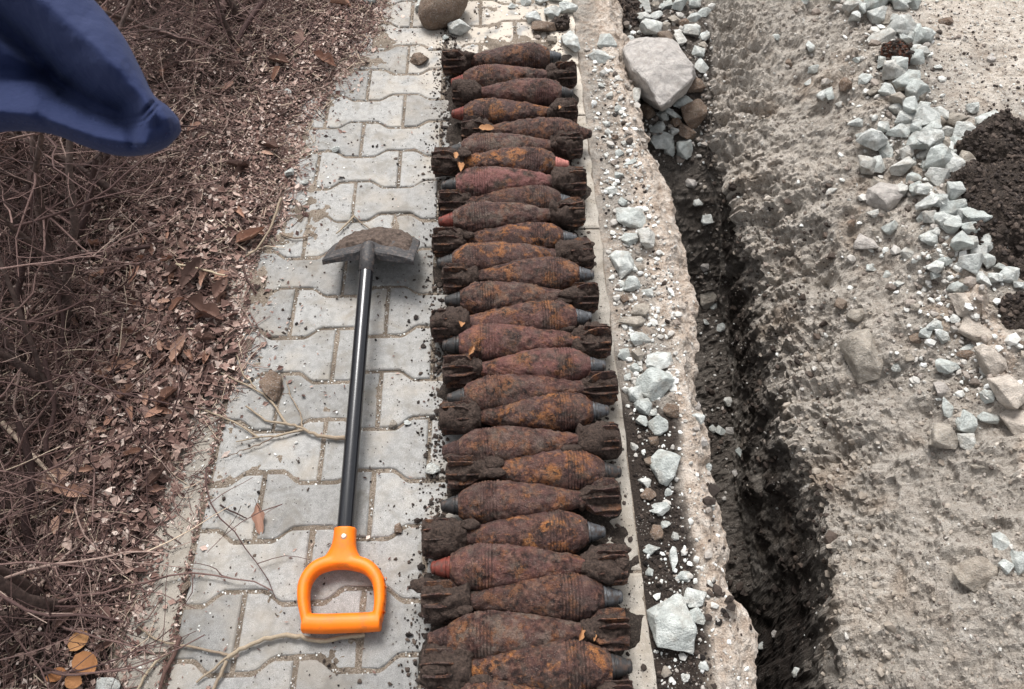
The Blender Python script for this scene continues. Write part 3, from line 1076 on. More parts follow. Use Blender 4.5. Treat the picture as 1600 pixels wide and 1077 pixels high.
# ------------------------------------------------------------------ soil under and round the shells
pts, faces = [], []
gx = np.linspace(-0.20, 0.235, 110)
gy = np.linspace(0.10, 2.0, 380)
GX, GY = np.meshgrid(gx, gy)
sp = np.stack([GX, GY, GX * 0], -1).reshape(-1, 3)
lft = np.interp(sp[:, 1], [0.1, 0.6, 1.0, 1.7, 2.0], [-0.135, -0.115, -0.125, -0.125, -0.12])
wedge = smooth(-0.028, 0.02, sp[:, 0] - lft + 0.03 * fbm(sp, 16, 3, 34)) * (1 - smooth(0.165, 0.235, sp[:, 0] + 0.055 * fbm(sp, 14, 3, 33)))
ztop = wedge * 0.017 * (0.6 + 0.9 * fbm(sp, 16, 3, 9)) - 0.007 * (1 - wedge) - 0.004 + 0.004 * fbm(sp, 60, 3, 10) * (0.3 + wedge) + 0.006 * smooth(0.1, .5, fbm(sp, 24, 3, 12)) * smooth(-.06, .0, sp[:, 0] - lft)
ztop *= 1.0
ends = (1 - smooth(1.80, 1.90, sp[:, 1]))
ztop = ztop * ends - 0.008 * (1 - ends)
sp[:, 2] = ztop
soil_me = fast_mesh('loose_soil', sp, grid_faces(len(gy), len(gx)), True)
tag(obj('loose_soil', soil_me, M['humus']), 'dark crumbly soil spilled beneath and around the row of mortar shells', 'soil', None, 'stuff')

ico = bmesh.new()
bmesh.ops.create_icosphere(ico, subdivisions=1, radius=1)
ICO_V = np.array([v.co[:] for v in ico.verts])
ICO_F = np.array([[v.index for v in f.verts] for f in ico.faces])
ico.free()


def bits(name, pos, size, tint, material, squash=0.7, jag=0.35, embed=0.3):
    """many small angular crumbs as one mesh"""
    n = len(pos)
    base = np.repeat(ICO_V[None], n, 0)
    base = base * (1 + RNG.uniform(-jag, jag, (n, len(ICO_V), 1)))
    ax = RNG.uniform(0.6, 1.3, (n, 1, 3))
    ax[:, :, 2] *= squash
    base = base * ax * np.asarray(size)[:, None, None] * 0.5
    th = RNG.uniform(0, 6.28, n)
    c, s = np.cos(th)[:, None], np.sin(th)[:, None]
    bx, by_ = base[:, :, 0] * c - base[:, :, 1] * s, base[:, :, 0] * s + base[:, :, 1] * c
    base = np.stack([bx, by_, base[:, :, 2]], -1)
    p = np.asarray(pos, float).copy()
    p[:, 2] += np.asarray(size) * 0.5 * squash * (1 - 2 * embed) * 0.9
    V = (base + p[:, None, :]).reshape(-1, 3)
    F = (ICO_F[None] + (np.arange(n) * len(ICO_V))[:, None, None]).reshape(-1, 3)
    me = fast_mesh(name, V, F, False, {'tint': np.repeat(tint, len(ICO_V))})
    return obj(name, me, material)


# crumbs of soil scattered over pavers, kerb and shells' edges
pos, size = [], []
for _ in range(3800):
    y = random.uniform(0.12, 2.0)
    l = np.interp(y, [0.1, 0.6, 1.0, 1.7, 2.0], [-0.135, -0.115, -0.125, -0.125, -0.12])
    x = l - abs(random.gauss(0, 0.028)) + 0.01 if random.random() < 0.6 else random.gauss(0.178, 0.02)
    if x > KERB_OUT - .003:
        continue
    pos.append((x, y, 0.0))
    size.append(min(0.0022 + random.expovariate(1 / 0.0022), 0.013))
for _ in range(1700):
    x, y = random.uniform(-0.63, 0.16), random.uniform(0.05, 2.3)
    pos.append((x, y, 0.0))
    size.append(min(0.0016 + random.expovariate(1 / 0.0016), 0.011))
o = bits('soil_crumbs', pos, size, RNG.uniform(0, 1, len(pos)), M['crumb'])
tag(o, 'black soil crumbs sprinkled over the grey pavers and kerb', 'soil', None, 'stuff')
# pale grit in the joints and towards the bed
pos, size = [], []
for _ in range(3600):
    n = random.randint(-2, 17)
    y = 0.242 + PP * n + random.gauss(0, .004)
    x = random.uniform(LK_IN, 0.0)
    if random.random() < 0.45:
        off = (-0.452 if n % 2 == 0 else -0.3495) + PW * random.randint(-1, 2)
        x = off + random.gauss(0, .0022)
        y = 0.242 + PP * (n + random.random())
        if x < LK_IN or x > -.1:
            continue
    else:
        c0 = (-0.452 if n % 2 == 0 else -0.3495)
        ph = ((x - c0) / PW) % 1.0
        w = abs(ph - 0.5) * PW
        t = min(max((w - 0.036) / 0.030, 0), 1)
        y += (-0.0115 if t > .5 else 0.0115) * 1.0
    pos.append((x, y, -0.003))
    size.append(random.uniform(0.0018, 0.0042))
for _ in range(900):
    y = random.uniform(0.05, 2.3)
    x = float(interp(EDGE, y)) + random.expovariate(1 / 0.07)
    if x < 0.1:
        pos.append((x, y, 0.0))
        size.append(random.uniform(0.0018, 0.0055))
for _ in range(500):
    pos.append((random.uniform(-.2, .235), random.uniform(1.75, 2.3), 0))
    size.append(min(0.002 + random.expovariate(1 / .003), .014))
o = bits('grit', pos, size, np.clip(RNG.normal(0.55, 0.3, len(pos)), 0, 1), M['gravel'])
tag(o, 'pale grit lying in the paver joints and on the pavers', 'grit', None, 'stuff')


# ------------------------------------------------------------------ stones
def hull_mesh(seed, npts=13, flat_=1.0, bevel=0.05, rough=0.0, blocky=False):
    rnd = random.Random(seed)
    bm = bmesh.new()
    for k in range(npts):
        v = Vector((rnd.gauss(0, 1), rnd.gauss(0, 1), rnd.gauss(0, 1))).normalized() * rnd.uniform(.82, 1.0)
        if blocky:
            v = Vector([max(-.75, min(.75, c * 1.25)) + rnd.uniform(-.06, .06) for c in v])
        bm.verts.new(v)
    bmesh.ops.convex_hull(bm, input=bm.verts)
    for v in [v for v in bm.verts if not v.link_faces]:
        bm.verts.remove(v)
    bmesh.ops.dissolve_limit(bm, angle_limit=R(14), verts=bm.verts, edges=bm.edges)
    if bevel:
        bmesh.ops.bevel(bm, geom=bm.edges[:], offset=bevel, segments=1, affect='EDGES', clamp_overlap=True)
    bmesh.ops.triangulate(bm, faces=bm.faces)
    if rough:
        bmesh.ops.subdivide_edges(bm, edges=bm.edges[:], cuts=3, use_grid_fill=True)
        co = np.array([v.co[:] for v in bm.verts])
        d = rough * fbm(co + seed, 2.2, 4, seed)
        for v, k in zip(bm.verts, d):
            v.co *= 1 + k
    bmesh.ops.recalc_face_normals(bm, faces=bm.faces)
    co = np.array([v.co[:] for v in bm.verts])
    lo, hi = co.min(0), co.max(0)
    for v in bm.verts:
        v.co = Vector(((v.co - Vector((lo + hi) / 2))[k] / ((hi - lo)[k] / 2) for k in range(3)))
    me = bpy.data.meshes.new('crushed_stone')
    bm.to_mesh(me)
    bm.free()
    return me


SMALL = [hull_mesh(100 + k, 10 + k % 6, bevel=0.04) for k in range(18)]
BIG = [hull_mesh(200 + k, 12 + k % 6, bevel=0.045, rough=0.11) for k in range(16)]
for me in SMALL + BIG:
    me.materials.append(M['stone'])
mesh_alt = {}


def with_mat(me, key):
    if key == 'stone':
        return me
    if (me.name, key) not in mesh_alt:
        c = me.copy()
        c.materials.clear()
        c.materials.append(M[key])
        mesh_alt[(me.name, key)] = c
    return mesh_alt[(me.name, key)]


ns = [0]
ALIKE = []


def stone(u, v, w, h=None, key='stone', label=None, group=None, name='crushed_stone', cat='stone', on='terrain', sink=0.35, mesh=None, rot=None, flatk=0.75):
    h = h or w
    if on == 'terrain':
        p, nrm = cast(u, v)
    else:
        p, nrm = G(u, v, 0.0), Vector((0, 0, 1))
    ppm = FPX / (p - CAMP).dot(CAMM @ Vector((0, 0, -1)))
    W, Hh = w / ppm, h / ppm
    ns[0] += 1
    k = ns[0]
    me = mesh or (BIG[k % len(BIG)] if w > 24 else SMALL[k % len(SMALL)])
    o = obj(name, with_mat(me, key))
    dz = min(W, Hh) * flatk
    o.scale = (W / 2, Hh / 2 * 1.08, dz / 2)
    o.location = p + Vector((0, 0, 1)) * dz * (0.5 - sink)
    if on == 'terrain':
        q = Vector((0, 0, 1)).rotation_difference((nrm * 0.6 + Vector((0, 0, 0.6))).normalized())
    else:
        q = Vector((0, 0, 1)).rotation_difference(Vector((0, 0, 1)))
    e = Euler((random.uniform(-.25, .25), random.uniform(-.25, .25), rot if rot is not None else random.uniform(-.35, .35) + random.choice((0, math.pi)))).to_quaternion()
    o.rotation_mode = 'QUATERNION'
    o.rotation_quaternion = q @ e
    tag(o, label, cat, group)
    if group:
        ALIKE.append((o, u, v, w, key))
    return o


# single stones that stand out
bm = bmesh.new()
bmesh.ops.create_uvsphere(bm, u_segments=48, v_segments=32, radius=1)
co = np.array([v.co[:] for v in bm.verts])
dd = 0.10 * fbm(co, 1.3, 3, 3) + 0.012 * fbm(co, 9, 3, 4)
for v, k in zip(bm.verts, dd):
    v.co *= 1 + k
    v.co.x += 0.12 * v.co.y
me = bpy.data.meshes.new('boulder')
bm.to_mesh(me)
bm.free()
me.polygons.foreach_set('use_smooth', [True] * len(me.polygons))
me.materials.append(M['brownstone'])
stone(695, 30, 90, 58, 'stone', 'rounded brown boulder on the pavers beyond the shells', None, 'boulder', 'boulder', 'flat', 0.08, me, 0.6, 0.95)
stone(720, 50, 40, 34, 'stone', 'white angular stone leaning against the round brown boulder', None, 'crushed_stone', 'stone', 'flat', .1, BIG[2])
stone(696, 61, 11, 10, 'stone', 'tiny white pebble in front of the round brown boulder', None, 'pebble', 'stone', 'flat', .1)
stone(655, 97, 32, 26, 'brownstone', 'rough brown clod on the pavers beside the farthest shell', None, 'clod', 'clod', 'flat', .25, BIG[4])
stone(890, 72, 30, 46, 'stone', 'upright white stone on the kerb beside the farthest nose', None, 'crushed_stone', 'stone', 'flat', .15, BIG[5])
stone(850, 46, 42, 28, 'brownstone', 'brown earth clod on the kerb among white stones', None, 'clod', 'clod', 'flat', .25, BIG[6])
for (u, v, w, h) in ((833, 32, 26, 20), (863, 24, 28, 22), (887, 17, 30, 24), (822, 6, 18, 14), (846, 4, 22, 16), (868, 2, 24, 16), (800, 12, 14, 10), (862, 66, 16, 12), (578, 5, 22, 14), (660, 14, 26, 20)):
    stone(u, v, w, h, 'stone' if v < 60 else 'tanstone', 'white crushed stone on the paving beyond the shells', 'stones on the paving beyond the shells', on='flat', sink=.15)
bm = bmesh.new()
for (u, v, z) in ((972, 76, .0), (986, 65, .01), (1010, 60, .02), (1038, 68, .025), (1062, 84, .015), (1083, 100, .0), (1081, 124, -.01), (1062, 142, -.01), (1044, 160, -.015), (1033, 168, -.02), (1010, 128, .012), (988, 108, .005),
                  (1030, 100, .03), (974, 102, -.07), (984, 140, -.09), (1008, 158, -.10), (1034, 176, -.09), (1070, 150, -.10), (1088, 120, -.10), (1050, 60, -.10), (990, 60, -.10)):
    bm.verts.new(G(u, v, z))
bmesh.ops.convex_hull(bm, input=bm.verts)
for v in [v for v in bm.verts if not v.link_faces]:
    bm.verts.remove(v)
bmesh.ops.dissolve_limit(bm, angle_limit=R(9), verts=bm.verts, edges=bm.edges)
bmesh.ops.bevel(bm, geom=bm.edges[:], offset=0.004, segments=1, affect='EDGES', clamp_overlap=True)
bmesh.ops.triangulate(bm, faces=bm.faces)
bmesh.ops.subdivide_edges(bm, edges=bm.edges[:], cuts=4, use_grid_fill=True)
bmesh.ops.recalc_face_normals(bm, faces=bm.faces)
bm.normal_update()
co = np.array([v.co[:] for v in bm.verts])
dd = 0.006 * fbm(co, 28, 4, 3) + 0.003 * fbm(co, 110, 3, 4)
for v, k in zip(bm.verts, dd):
    v.co += v.normal * k
cc = Vector(co.mean(0))
for v in bm.verts:
    v.co -= cc
me = bpy.data.meshes.new('boulder')
bm.to_mesh(me)
bm.free()
rock = obj('boulder', me, M['granite'])
rock.location = cc
tag(rock, 'big pale granite boulder wedged across the trench end', 'boulder')
for (u, v, w, h, key, lab) in (
        (950, 69, 30, 28, 'stone', 'white stone on the strip left of the granite boulder'),
        (935, 93, 36, 22, 'stone', 'split white stone lying beside the kerb, before the granite boulder'),
        (1083, 184, 42, 42, 'brownstone', 'angular brown rock against the trench wall below the granite boulder'),
        (1009, 178, 32, 36, 'brownstone', 'brown rock under the lower corner of the granite boulder'),
        (1083, 136, 34, 28, 'brownstone', 'brown rock squeezed between granite boulder and trench wall'),
        (1073, 208, 30, 28, 'brownstone', 'small brown rock beside the white stones in the trench'),
        (985, 345, 52, 34, 'stone', 'long greenish slab of stone beside the kerb strip'),
        (1010, 373, 28, 34, 'stone', 'greenish stone at lower end of the long greenish slab'),
        (970, 417, 44, 50, 'stone', 'white chalky lump beside kerb, between two groups of shells'),
        (1028, 569, 48, 32, 'stone', 'greenish wedge stone above the biggest white lump'),
        (1022, 608, 60, 54, 'stone', 'biggest white lump of stone on the kerb strip'),
        (993, 618, 30, 28, 'stone', 'dark greenish stone left of the biggest white lump'),
        (1036, 733, 50, 54, 'stone', 'egg-shaped pale stone alone on dark soil strip'),
        (1050, 982, 74, 82, 'stone', 'large flat pale stone half buried in dark soil, nearest the camera'),
        (1085, 935, 40, 30, 'stone', 'flat pale stone touching the mortar edge above the large flat stone'),
        (1088, 962, 30, 22, 'stone', 'small pale stone right of the large flat stone'),
        (1052, 875, 14, 40, 'stone', 'narrow upright pale sliver of stone in dark soil'),
        (1017, 858, 28, 18, 'stone', 'half buried greenish stone beside the kerb joint'),
        (1106, 468, 26, 38, 'tanstone', 'upright pale stone standing on the trench floor'),
        (1345, 560, 70, 84, 'tanstone', 'large flat tan slab embedded in the bank'),
        (1380, 313, 50, 44, 'granite', 'pinkish grey block in the rubble of the bank'),
        (1350, 385, 30, 42, 'granite', 'greyish rough lump on the bank below the rubble'),
        (1527, 342, 64, 50, 'stone', 'big pale stone at lower end of the rubble line'),
        (1543, 378, 48, 58, 'stone', 'big white stone next to the dark soil pile'),
        (1510, 212, 58, 42, 'stone', 'largest white stone at the tip of the dark soil pile'),
        (1542, 197, 38, 36, 'stone', 'pale stone behind the largest white stone'),
        (1578, 432, 48, 26, 'stone', 'long white stone below the dark soil pile'),
        (1375, 62, 40, 28, 'stone', 'white block behind the reddish soil clump'),
        (1473, 684, 46, 44, 'tanstone', 'knobbly tan stone low on the bank'),
        (1508, 660, 30, 40, 'stone', 'leaning grey-green stone above the knobbly tan stone'),
        (1511, 691, 28, 32, 'stone', 'grey-green stone right of the knobbly tan stone'),
        (1480, 640, 20, 34, 'stone', 'slim upright grey-green stone on the bank'),
        (1471, 610, 28, 26, 'granite', 'grey stone at the shaded hollow of the bank'),
        (1480, 573, 50, 30, 'stone', 'broad pale stone lying on bank rubble near the pale crust'),
        (1522, 900, 66, 48, 'tanstone', 'tan and white block in the near bank'),
        (1567, 853, 34, 48, 'stone', 'pointed blue-grey stone behind the tan block'),
        (1592, 882, 30, 36, 'stone', 'pale stone cut off by the picture edge near the tan block'),
        (1527, 729, 24, 9, 'tanstone', 'thin tan stone chip on the bank'),
        (1244, 1052, 16, 14, 'stone', 'single pale stone at the bottom of the deep pit')):
    stone(u, v, w, h, key, lab)
LAB = {
    'fill': ('pale stone in the heap filling the far trench end', 'stones filling the far trench end'),
    'strip': ('pale stone in the soil strip between kerb and trench', 'stones in the strip beside the kerb'),
    'floor': ('pale stone lying on the dark trench floor', 'stones on the trench floor'),
    'crest': ('pale greenish stone in the rubble line along the bank', 'rubble line along the bank'),
    'bank': ('small pale stone on the slope of the bank', 'stones on the bank'),
}
for (u, v, w, h, key) in ((1005, 14, 20, 26, 0), (1003, 34, 30, 22, 0), (1015, 50, 36, 30, 0), (1025, 28, 20, 16, 0), (1040, 64, 28, 24, 1), (1061, 64, 18, 40, 0), (1080, 54, 30, 26, 0), (1084, 32, 22, 18, 0), (1053, 35, 22, 18, 2),
                          (1068, 40, 18, 16, 1), (1090, 87, 20, 22, 0), (1095, 107, 22, 28, 0), (1072, 125, 22, 22, 0), (1068, 165, 38, 22, 0), (1052, 182, 32, 16, 0), (1035, 183, 18, 20, 0), (1027, 204, 24, 24, 0), (1054, 208, 16, 16, 0),
                          (1032, 227, 36, 30, 0), (1047, 234, 20, 26, 0), (1068, 238, 28, 30, 0), (993, 152, 14, 32, 0), (1040, 12, 22, 18, 0), (1062, 10, 24, 20, 0), (1085, 8, 24, 22, 0), (1100, 22, 20, 18, 0), (1040, 44, 16, 14, 2), (1100, 60, 18, 18, 0),
                          (1098, 75, 16, 14, 2), (1022, 10, 16, 14, 2), (1030, 90, 14, 12, 1), (1055, 196, 18, 16, 1), (985, 62, 14, 12, 0)):
    stone(u, v, w, h, ('stone', 'brownstone', 'tanstone')[key], *LAB['fill'], sink=.2)
for (u, v, w, h, key) in ((967, 241, 16, 14, 0), (985, 256, 22, 16, 0), (967, 275, 16, 14, 0), (983, 376, 26, 24, 0), (988, 446, 32, 24, 0), (970, 446, 15, 14, 0), (1000, 488, 32, 24, 2), (987, 506, 48, 16, 2), (1000, 531, 40, 22, 0), (975, 556, 20, 22, 0),
                          (997, 557, 26, 22, 2), (992, 578, 20, 16, 0), (1005, 638, 28, 26, 0), (1003, 661, 24, 20, 0), (1028, 668, 32, 28, 0), (1048, 643, 26, 20, 1), (1015, 722, 18, 14, 1), (1008, 756, 20, 16, 0), (1012, 773, 26, 20, 1), (1031, 796, 30, 22, 0),
                          (1025, 834, 22, 22, 1), (1055, 839, 12, 12, 0), (1068, 902, 32, 16, 0), (1060, 937, 34, 14, 0), (940, 135, 12, 10, 0), (952, 150, 12, 12, 0), (965, 172, 14, 12, 0), (948, 195, 12, 12, 0), (960, 215, 14, 12, 1), (975, 225, 12, 10, 0),
                          (955, 300, 20, 16, 0), (972, 318, 18, 14, 0), (1000, 420, 16, 14, 2), (1012, 460, 18, 14, 0), (975, 470, 14, 14, 1), (990, 700, 14, 12, 0), (1020, 690, 18, 16, 1), (1045, 770, 14, 14, 0), (1040, 820, 16, 12, 0), (1015, 895, 12, 12, 0), (1100, 1040, 18, 14, 0),
                          (1040, 1050, 18, 16, 2), (1070, 1060, 14, 12, 0), (1020, 645, 14, 12, 0), (980, 590, 12, 12, 0)):
    stone(u, v, w, h, ('stone', 'brownstone', 'tanstone')[key], *LAB['strip'], sink=.3)
for (u, v, w) in ((1114, 480, 14), (1103, 504, 12), (1127, 514, 16), (1139, 629, 20), (1113, 672, 14), (1125, 674, 18), (1141, 676, 16), (1158, 709, 20), (1092, 656, 20), (1097, 692, 20), (1092, 636, 16), (1105, 731, 14), (1104, 345, 18), (1090, 318, 16), (1080, 290, 20), (1100, 420, 14), (1150, 740, 12), (1210, 990, 12), (1190, 1010, 14)):
    stone(u, v, w, w * .85, random.choice(('stone', 'stone', 'granite')), *LAB['floor'], sink=.25)
CR = [(1257, 4, 16, 14), (1303, 4, 18, 14), (1325, 16, 24, 30), (1334, 33, 18, 18), (1365, 10, 48, 32), (1392, 4, 26, 22), (1412, 8, 20, 18), (1426, 12, 22, 18), (1365, 32, 28, 26), (1382, 35, 14, 18), (1395, 35, 16, 14), (1405, 52, 38, 36), (1427, 62, 24, 36), (1345, 20, 18, 20),
      (1438, 87, 22, 22), (1425, 98, 26, 24), (1390, 118, 34, 34), (1414, 135, 44, 26), (1428, 152, 40, 32), (1398, 162, 24, 26), (1399, 175, 26, 18), (1440, 172, 22, 16), (1410, 192, 38, 24), (1438, 192, 40, 34), (1466, 186, 20, 28), (1490, 192, 36, 26), (1517, 172, 18, 20),
      (1360, 227, 42, 36), (1381, 240, 20, 36), (1400, 214, 36, 22), (1378, 204, 26, 18), (1352, 264, 34, 26), (1370, 262, 22, 28), (1405, 270, 38, 28), (1412, 244, 24, 22), (1447, 224, 36, 32), (1462, 257, 46, 38), (1482, 267, 32, 42), (1506, 257, 26, 30), (1458, 287, 38, 28),
      (1450, 207, 32, 20), (1476, 210, 26, 16), (1487, 304, 32, 26), (1508, 290, 22, 26), (1517, 302, 18, 18), (1531, 309, 14, 12), (1445, 324, 36, 20), (1484, 332, 42, 26), (1465, 352, 30, 28), (1484, 360, 28, 28), (1508, 364, 38, 30), (1503, 385, 32, 28), (1527, 396, 24, 18),
      (1388, 361, 24, 20), (1415, 400, 22, 24), (1510, 420, 42, 30), (1540, 412, 22, 22), (1533, 442, 16, 26), (1552, 437, 18, 18), (1507, 450, 28, 14), (1470, 318, 22, 18), (1500, 340, 20, 18), (1430, 300, 26, 20), (1425, 282, 22, 18), (1440, 345, 20, 16), (1372, 290, 24, 16), (1395, 300, 20, 14),
      (1430, 205, 20, 18), (1470, 232, 22, 20), (1500, 232, 20, 16), (1420, 258, 20, 14), (1440, 246, 18, 16), (1525, 325, 20, 16), (1560, 420, 16, 14), (1590, 448, 20, 14)]
for (u, v, w, h) in CR:
    stone(u, v, w, h, random.choice(('stone',) * 12 + ('tanstone',)), *LAB['crest'], sink=.12, flatk=.9)
for (u, v, w, h) in ((1312, 478, 22, 20), (1336, 496, 30, 20), (1460, 513, 26, 20), (1445, 524, 20, 18), (1432, 529, 30, 20), (1471, 529, 28, 20), (1510, 544, 20, 12), (1510, 556, 30, 14), (1537, 581, 16, 16), (1297, 301, 22, 14), (1543, 654, 32, 18), (1540, 622, 22, 20), (1572, 886, 20, 20),
                     (1270, 110, 16, 14), (1285, 150, 20, 22), (1263, 130, 14, 12), (1320, 135, 20, 20), (1295, 148, 14, 24), (1337, 195, 26, 14), (1310, 165, 12, 12), (1345, 215, 16, 12), (1265, 75, 14, 20), (1340, 95, 14, 12), (1430, 480, 16, 14), (1450, 500, 14, 12), (1490, 500, 18, 14),
                     (1420, 560, 14, 12), (1400, 575, 16, 14), (1385, 430, 14, 12), (1360, 420, 16, 14), (1405, 445, 14, 12), (1330, 350, 14, 12), (1365, 335, 16, 14), (1590, 870, 12, 12), (1585, 610, 14, 12), (1580, 505, 18, 12), (1595, 540, 14, 12), (1212, 60, 14, 12), (1232, 100, 12, 12)):
    stone(u, v, w, h, random.choice(('stone', 'stone', 'tanstone', 'brownstone')), *LAB['bank'], sink=.3)
for _ in range(48):
    v = random.uniform(0, 460)
    u = np.interp(v, [0, 100, 220, 330, 460], [1360, 1402, 1440, 1478, 1500]) + random.gauss(0, 28)
    w = random.uniform(16, 32)
    stone(u, v, w, w * random.uniform(.6, .95), random.choice(('stone',) * 12 + ('tanstone',)), *LAB['crest'], sink=.15, flatk=.9)
for (u, v, w, h, rot, lab) in ((1500, 478, 34, 44, .5, 'uppermost pale broken crust slab at the bank top below the rubble'),
                               (1520, 520, 38, 54, .6, 'pale broken crust slab second from the rubble'),
                               (1546, 566, 40, 56, .5, 'pale broken crust slab in the middle of the crust edge'),
                               (1570, 614, 40, 58, .45, 'pale broken crust slab above the picture-edge piece'),
                               (1592, 668, 42, 62, .4, 'pale broken crust slab cut off by the picture edge')):
    stone(u, v, w, h, 'crust', lab, None, 'broken_crust', 'slab', sink=.3, rot=rot, flatk=.8)['kind'] = 'thing'
# two broken scraps seen on the road bed
stone(1478, 36, 22, 14, 'brownstone', 'dark scrap with white edge lying on the pale road bed', on='terrain')
stone(1547, 93, 16, 12, 'granite', 'small grey stone alone on the pale road bed')
stone(1464, 106, 13, 11, 'stone', 'white pebble on the pale road bed beside the rubble line')

# loose gravel on strip, bank and crest
pos, size, tint = [], [], []


def scatter(n, box, s0, s1, mean=0.55, cond=None):
    for _ in range(n):
        u, v = random.uniform(box[0], box[2]), random.uniform(box[1], box[3])
        if cond and not cond(u, v):
            continue
        p, nn = cast(u, v)
        pos.append(tuple(p))
        size.append(min(s0 + random.expovariate(1 / s1), s0 + 5 * s1))
        tint.append(min(max(random.gauss(mean, .25), 0), 1))


def crest_u(v):
    return np.interp(v, [0, 100, 220, 330, 460, 560, 660], [1365, 1405, 1450, 1500, 1500, 1530, 1560])


def lip_u(v):
    return np.interp(v, [0, 200, 300, 450, 600, 800, 950, 1077], [966, 1008, 1043, 1085, 1085, 1130, 1158, 1186])


def kerb_u(v):
    return 900 + 0.1168 * v


scatter(5200, (1250, 0, 1600, 620), .004, .0055, .52, lambda u, v: abs(u - crest_u(v) + 26) < random.expovariate(1 / 46))
scatter(1800, (1110, 0, 1600, 640), .0025, .0026, .22)
scatter(700, (1250, 600, 1600, 1077), .0025, .002, .2)
scatter(2400, (910, 60, 1190, 1077), .0025, .0028, .62, lambda u, v: kerb_u(v) + 4 < u < lip_u(v) - 12)
scatter(2200, (910, 60, 1100, 620), .003, .004, .72, lambda u, v: kerb_u(v) + 4 < u < lip_u(v) - 25)
scatter(700, (975, 0, 1115, 260), .004, .005, .45)
scatter(500, (1080, 280, 1260, 800), .003, .003, .3)
scatter(700, (1420, 0, 1600, 180), .002, .002, .55)
o = bits('gravel', pos, size, tint, M['gravel'], 0.75, 0.3, 0.25)
tag(o, 'loose grey gravel and chippings over the bank and the strip', 'gravel', None, 'stuff')
# crumbled earth on the bank, the colour of the bank
pos, size, tint = [], [], []
scatter(2400, (1100, 0, 1600, 1077), .0025, .0026, .5, lambda u, v: u > np.interp(v, [0, 240, 500, 800, 1077], [1110, 1125, 1190, 1280, 1320]))
scatter(1100, (1100, 150, 1400, 1077), .0035, .0045, .45, lambda u, v: abs(u - np.interp(v, [0, 240, 500, 800, 1077], [1120, 1140, 1220, 1310, 1350])) < 60)
o = bits('earth_crumbs', pos, size, tint, M['earth'], .7, .35, .35)
tag(o, 'crumbled grey-brown earth lying on the slope of the bank', 'soil', None, 'stuff')
# dark crumbs on strip and road bed
pos, size, tint = [], [], []
scatter(1900, (985, 560, 1130, 1077), .0025, .002, .4, lambda u, v: kerb_u(v) + 3 < u < lip_u(v) - 68)
scatter(500, (910, 80, 1050, 560), .002, .0025, .4, lambda u, v: kerb_u(v) + 3 < u < lip_u(v) - 30)
scatter(500, (1420, 0, 1600, 300), .002, .002, .5)
scatter(500, (1100, 280, 1300, 1000), .004, .005, .6)
o = bits('soil_clods', pos, size, tint, M['crumb'], .8, .3, .25)
tag(o, 'dark soil clods strewn over strip, trench and road bed', 'soil', None, 'stuff')


# ------------------------------------------------------------------ soil piles on the road bed
def mound(name, u, v, rx, ry, h, material, label, seed, cat='soil pile', rz=0.0, res=110):
    c, _ = cast(u, v)
    t = np.linspace(-1, 1, res)
    A, B = np.meshgrid(t, t)
    r = np.sqrt(A ** 2 + B ** 2)
    V = np.stack([A * rx, B * ry, A * 0], -1).reshape(-1, 3)
    q = V + np.array([c.x, c.y, seed])
    edge_ = (1 - smooth(0.55, 1.0, r.ravel() + 0.25 * fbm(q, 16, 3, seed)))
    z = h * edge_ * (0.75 + 0.5 * fbm(q, 14, 3, seed + 1)) + edge_ * (0.012 * np.clip(.5 - worley(q, 45, seed), -.3, .5) + 0.009 * np.clip(.5 - worley(q, 95, seed + 3), -.3, .5) + 0.004 * fbm(q, 150, 2, 3)) - 0.03 * (1 - edge_)
    cr_, sr_ = math.cos(rz), math.sin(rz)
    for k in range(len(V)):
        g_ = drop(c.x + V[k, 0] * cr_ - V[k, 1] * sr_, c.y + V[k, 0] * sr_ + V[k, 1] * cr_)[0]
        z[k] += min(max(g_.z - c.z, -.15), .15)
    V[:, 2] = z
    o = obj(name, fast_mesh(name, V, grid_faces(res, res), True), material)
    o.location = c + Vector((0, 0, -0.004))
    o.rotation_euler.z = rz
    tag(o, label, cat)
    cr_, sr_ = math.cos(rz), math.sin(rz)
    ok = np.where(edge_ > 0.12)[0]
    for k in RNG.choice(ok, min(len(ok), int(9000 * rx * ry / .07) + 60)):
        x_, y_, z_ = V[k]
        mpos.append((c.x + x_ * cr_ - y_ * sr_, c.y + x_ * sr_ + y_ * cr_, c.z + z_ - .006))
        msize.append(min(.003 + random.expovariate(1 / .0032), .02))
        mtint.append(random.uniform(.1, .9) if random.random() < .97 else 1.0)
    return o


mpos, msize, mtint = [], [], []


mound('soil_pile', 1622, 305, 0.25, 0.33, 0.085, M['humus'], 'dark crumbly soil pile on the road bed beside the rubble', 5, rz=-.35)
mound('soil_pile', 1610, 490, 0.09, 0.07, 0.022, M['humus'], 'low patch of dark soil below the long white stone', 9, rz=.2)
red = mound('soil_clump', 1398, 88, 0.05, 0.055, 0.04, M['redsoil'], 'reddish brown earth clump lying on the white rubble', 13, 'clod')
rm = mat_humus('rust_red_earth', 1.0)
rm.node_tree.nodes['Color Ramp'].color_ramp.elements[0].color = (0.045, 0.018, 0.011, 1)
rm.node_tree.nodes['Color Ramp'].color_ramp.elements[1].color = (0.125, 0.05, 0.03, 1)
rm.node_tree.nodes['Color Ramp'].color_ramp.elements[2].color = (0.24, 0.12, 0.08, 1)
red.data.materials[0] = rm
mound('soil_clump', 980, 20, 0.07, 0.10, 0.03, M['mud'], 'brown earth slump between the kerb and trench head', 17, 'clod')
mound('soil_clump', 875, 42, 0.035, 0.03, 0.03, M['humus'], 'black earth clump on the kerb beside the white stones', 19, 'clod', res=60)

o = bits('soil_crumb_cover', mpos, msize, mtint, M['crumb'], .85, .3, .2)
tag(o, 'loose dark crumbs lying over the soil pile', 'soil', None, 'stuff')

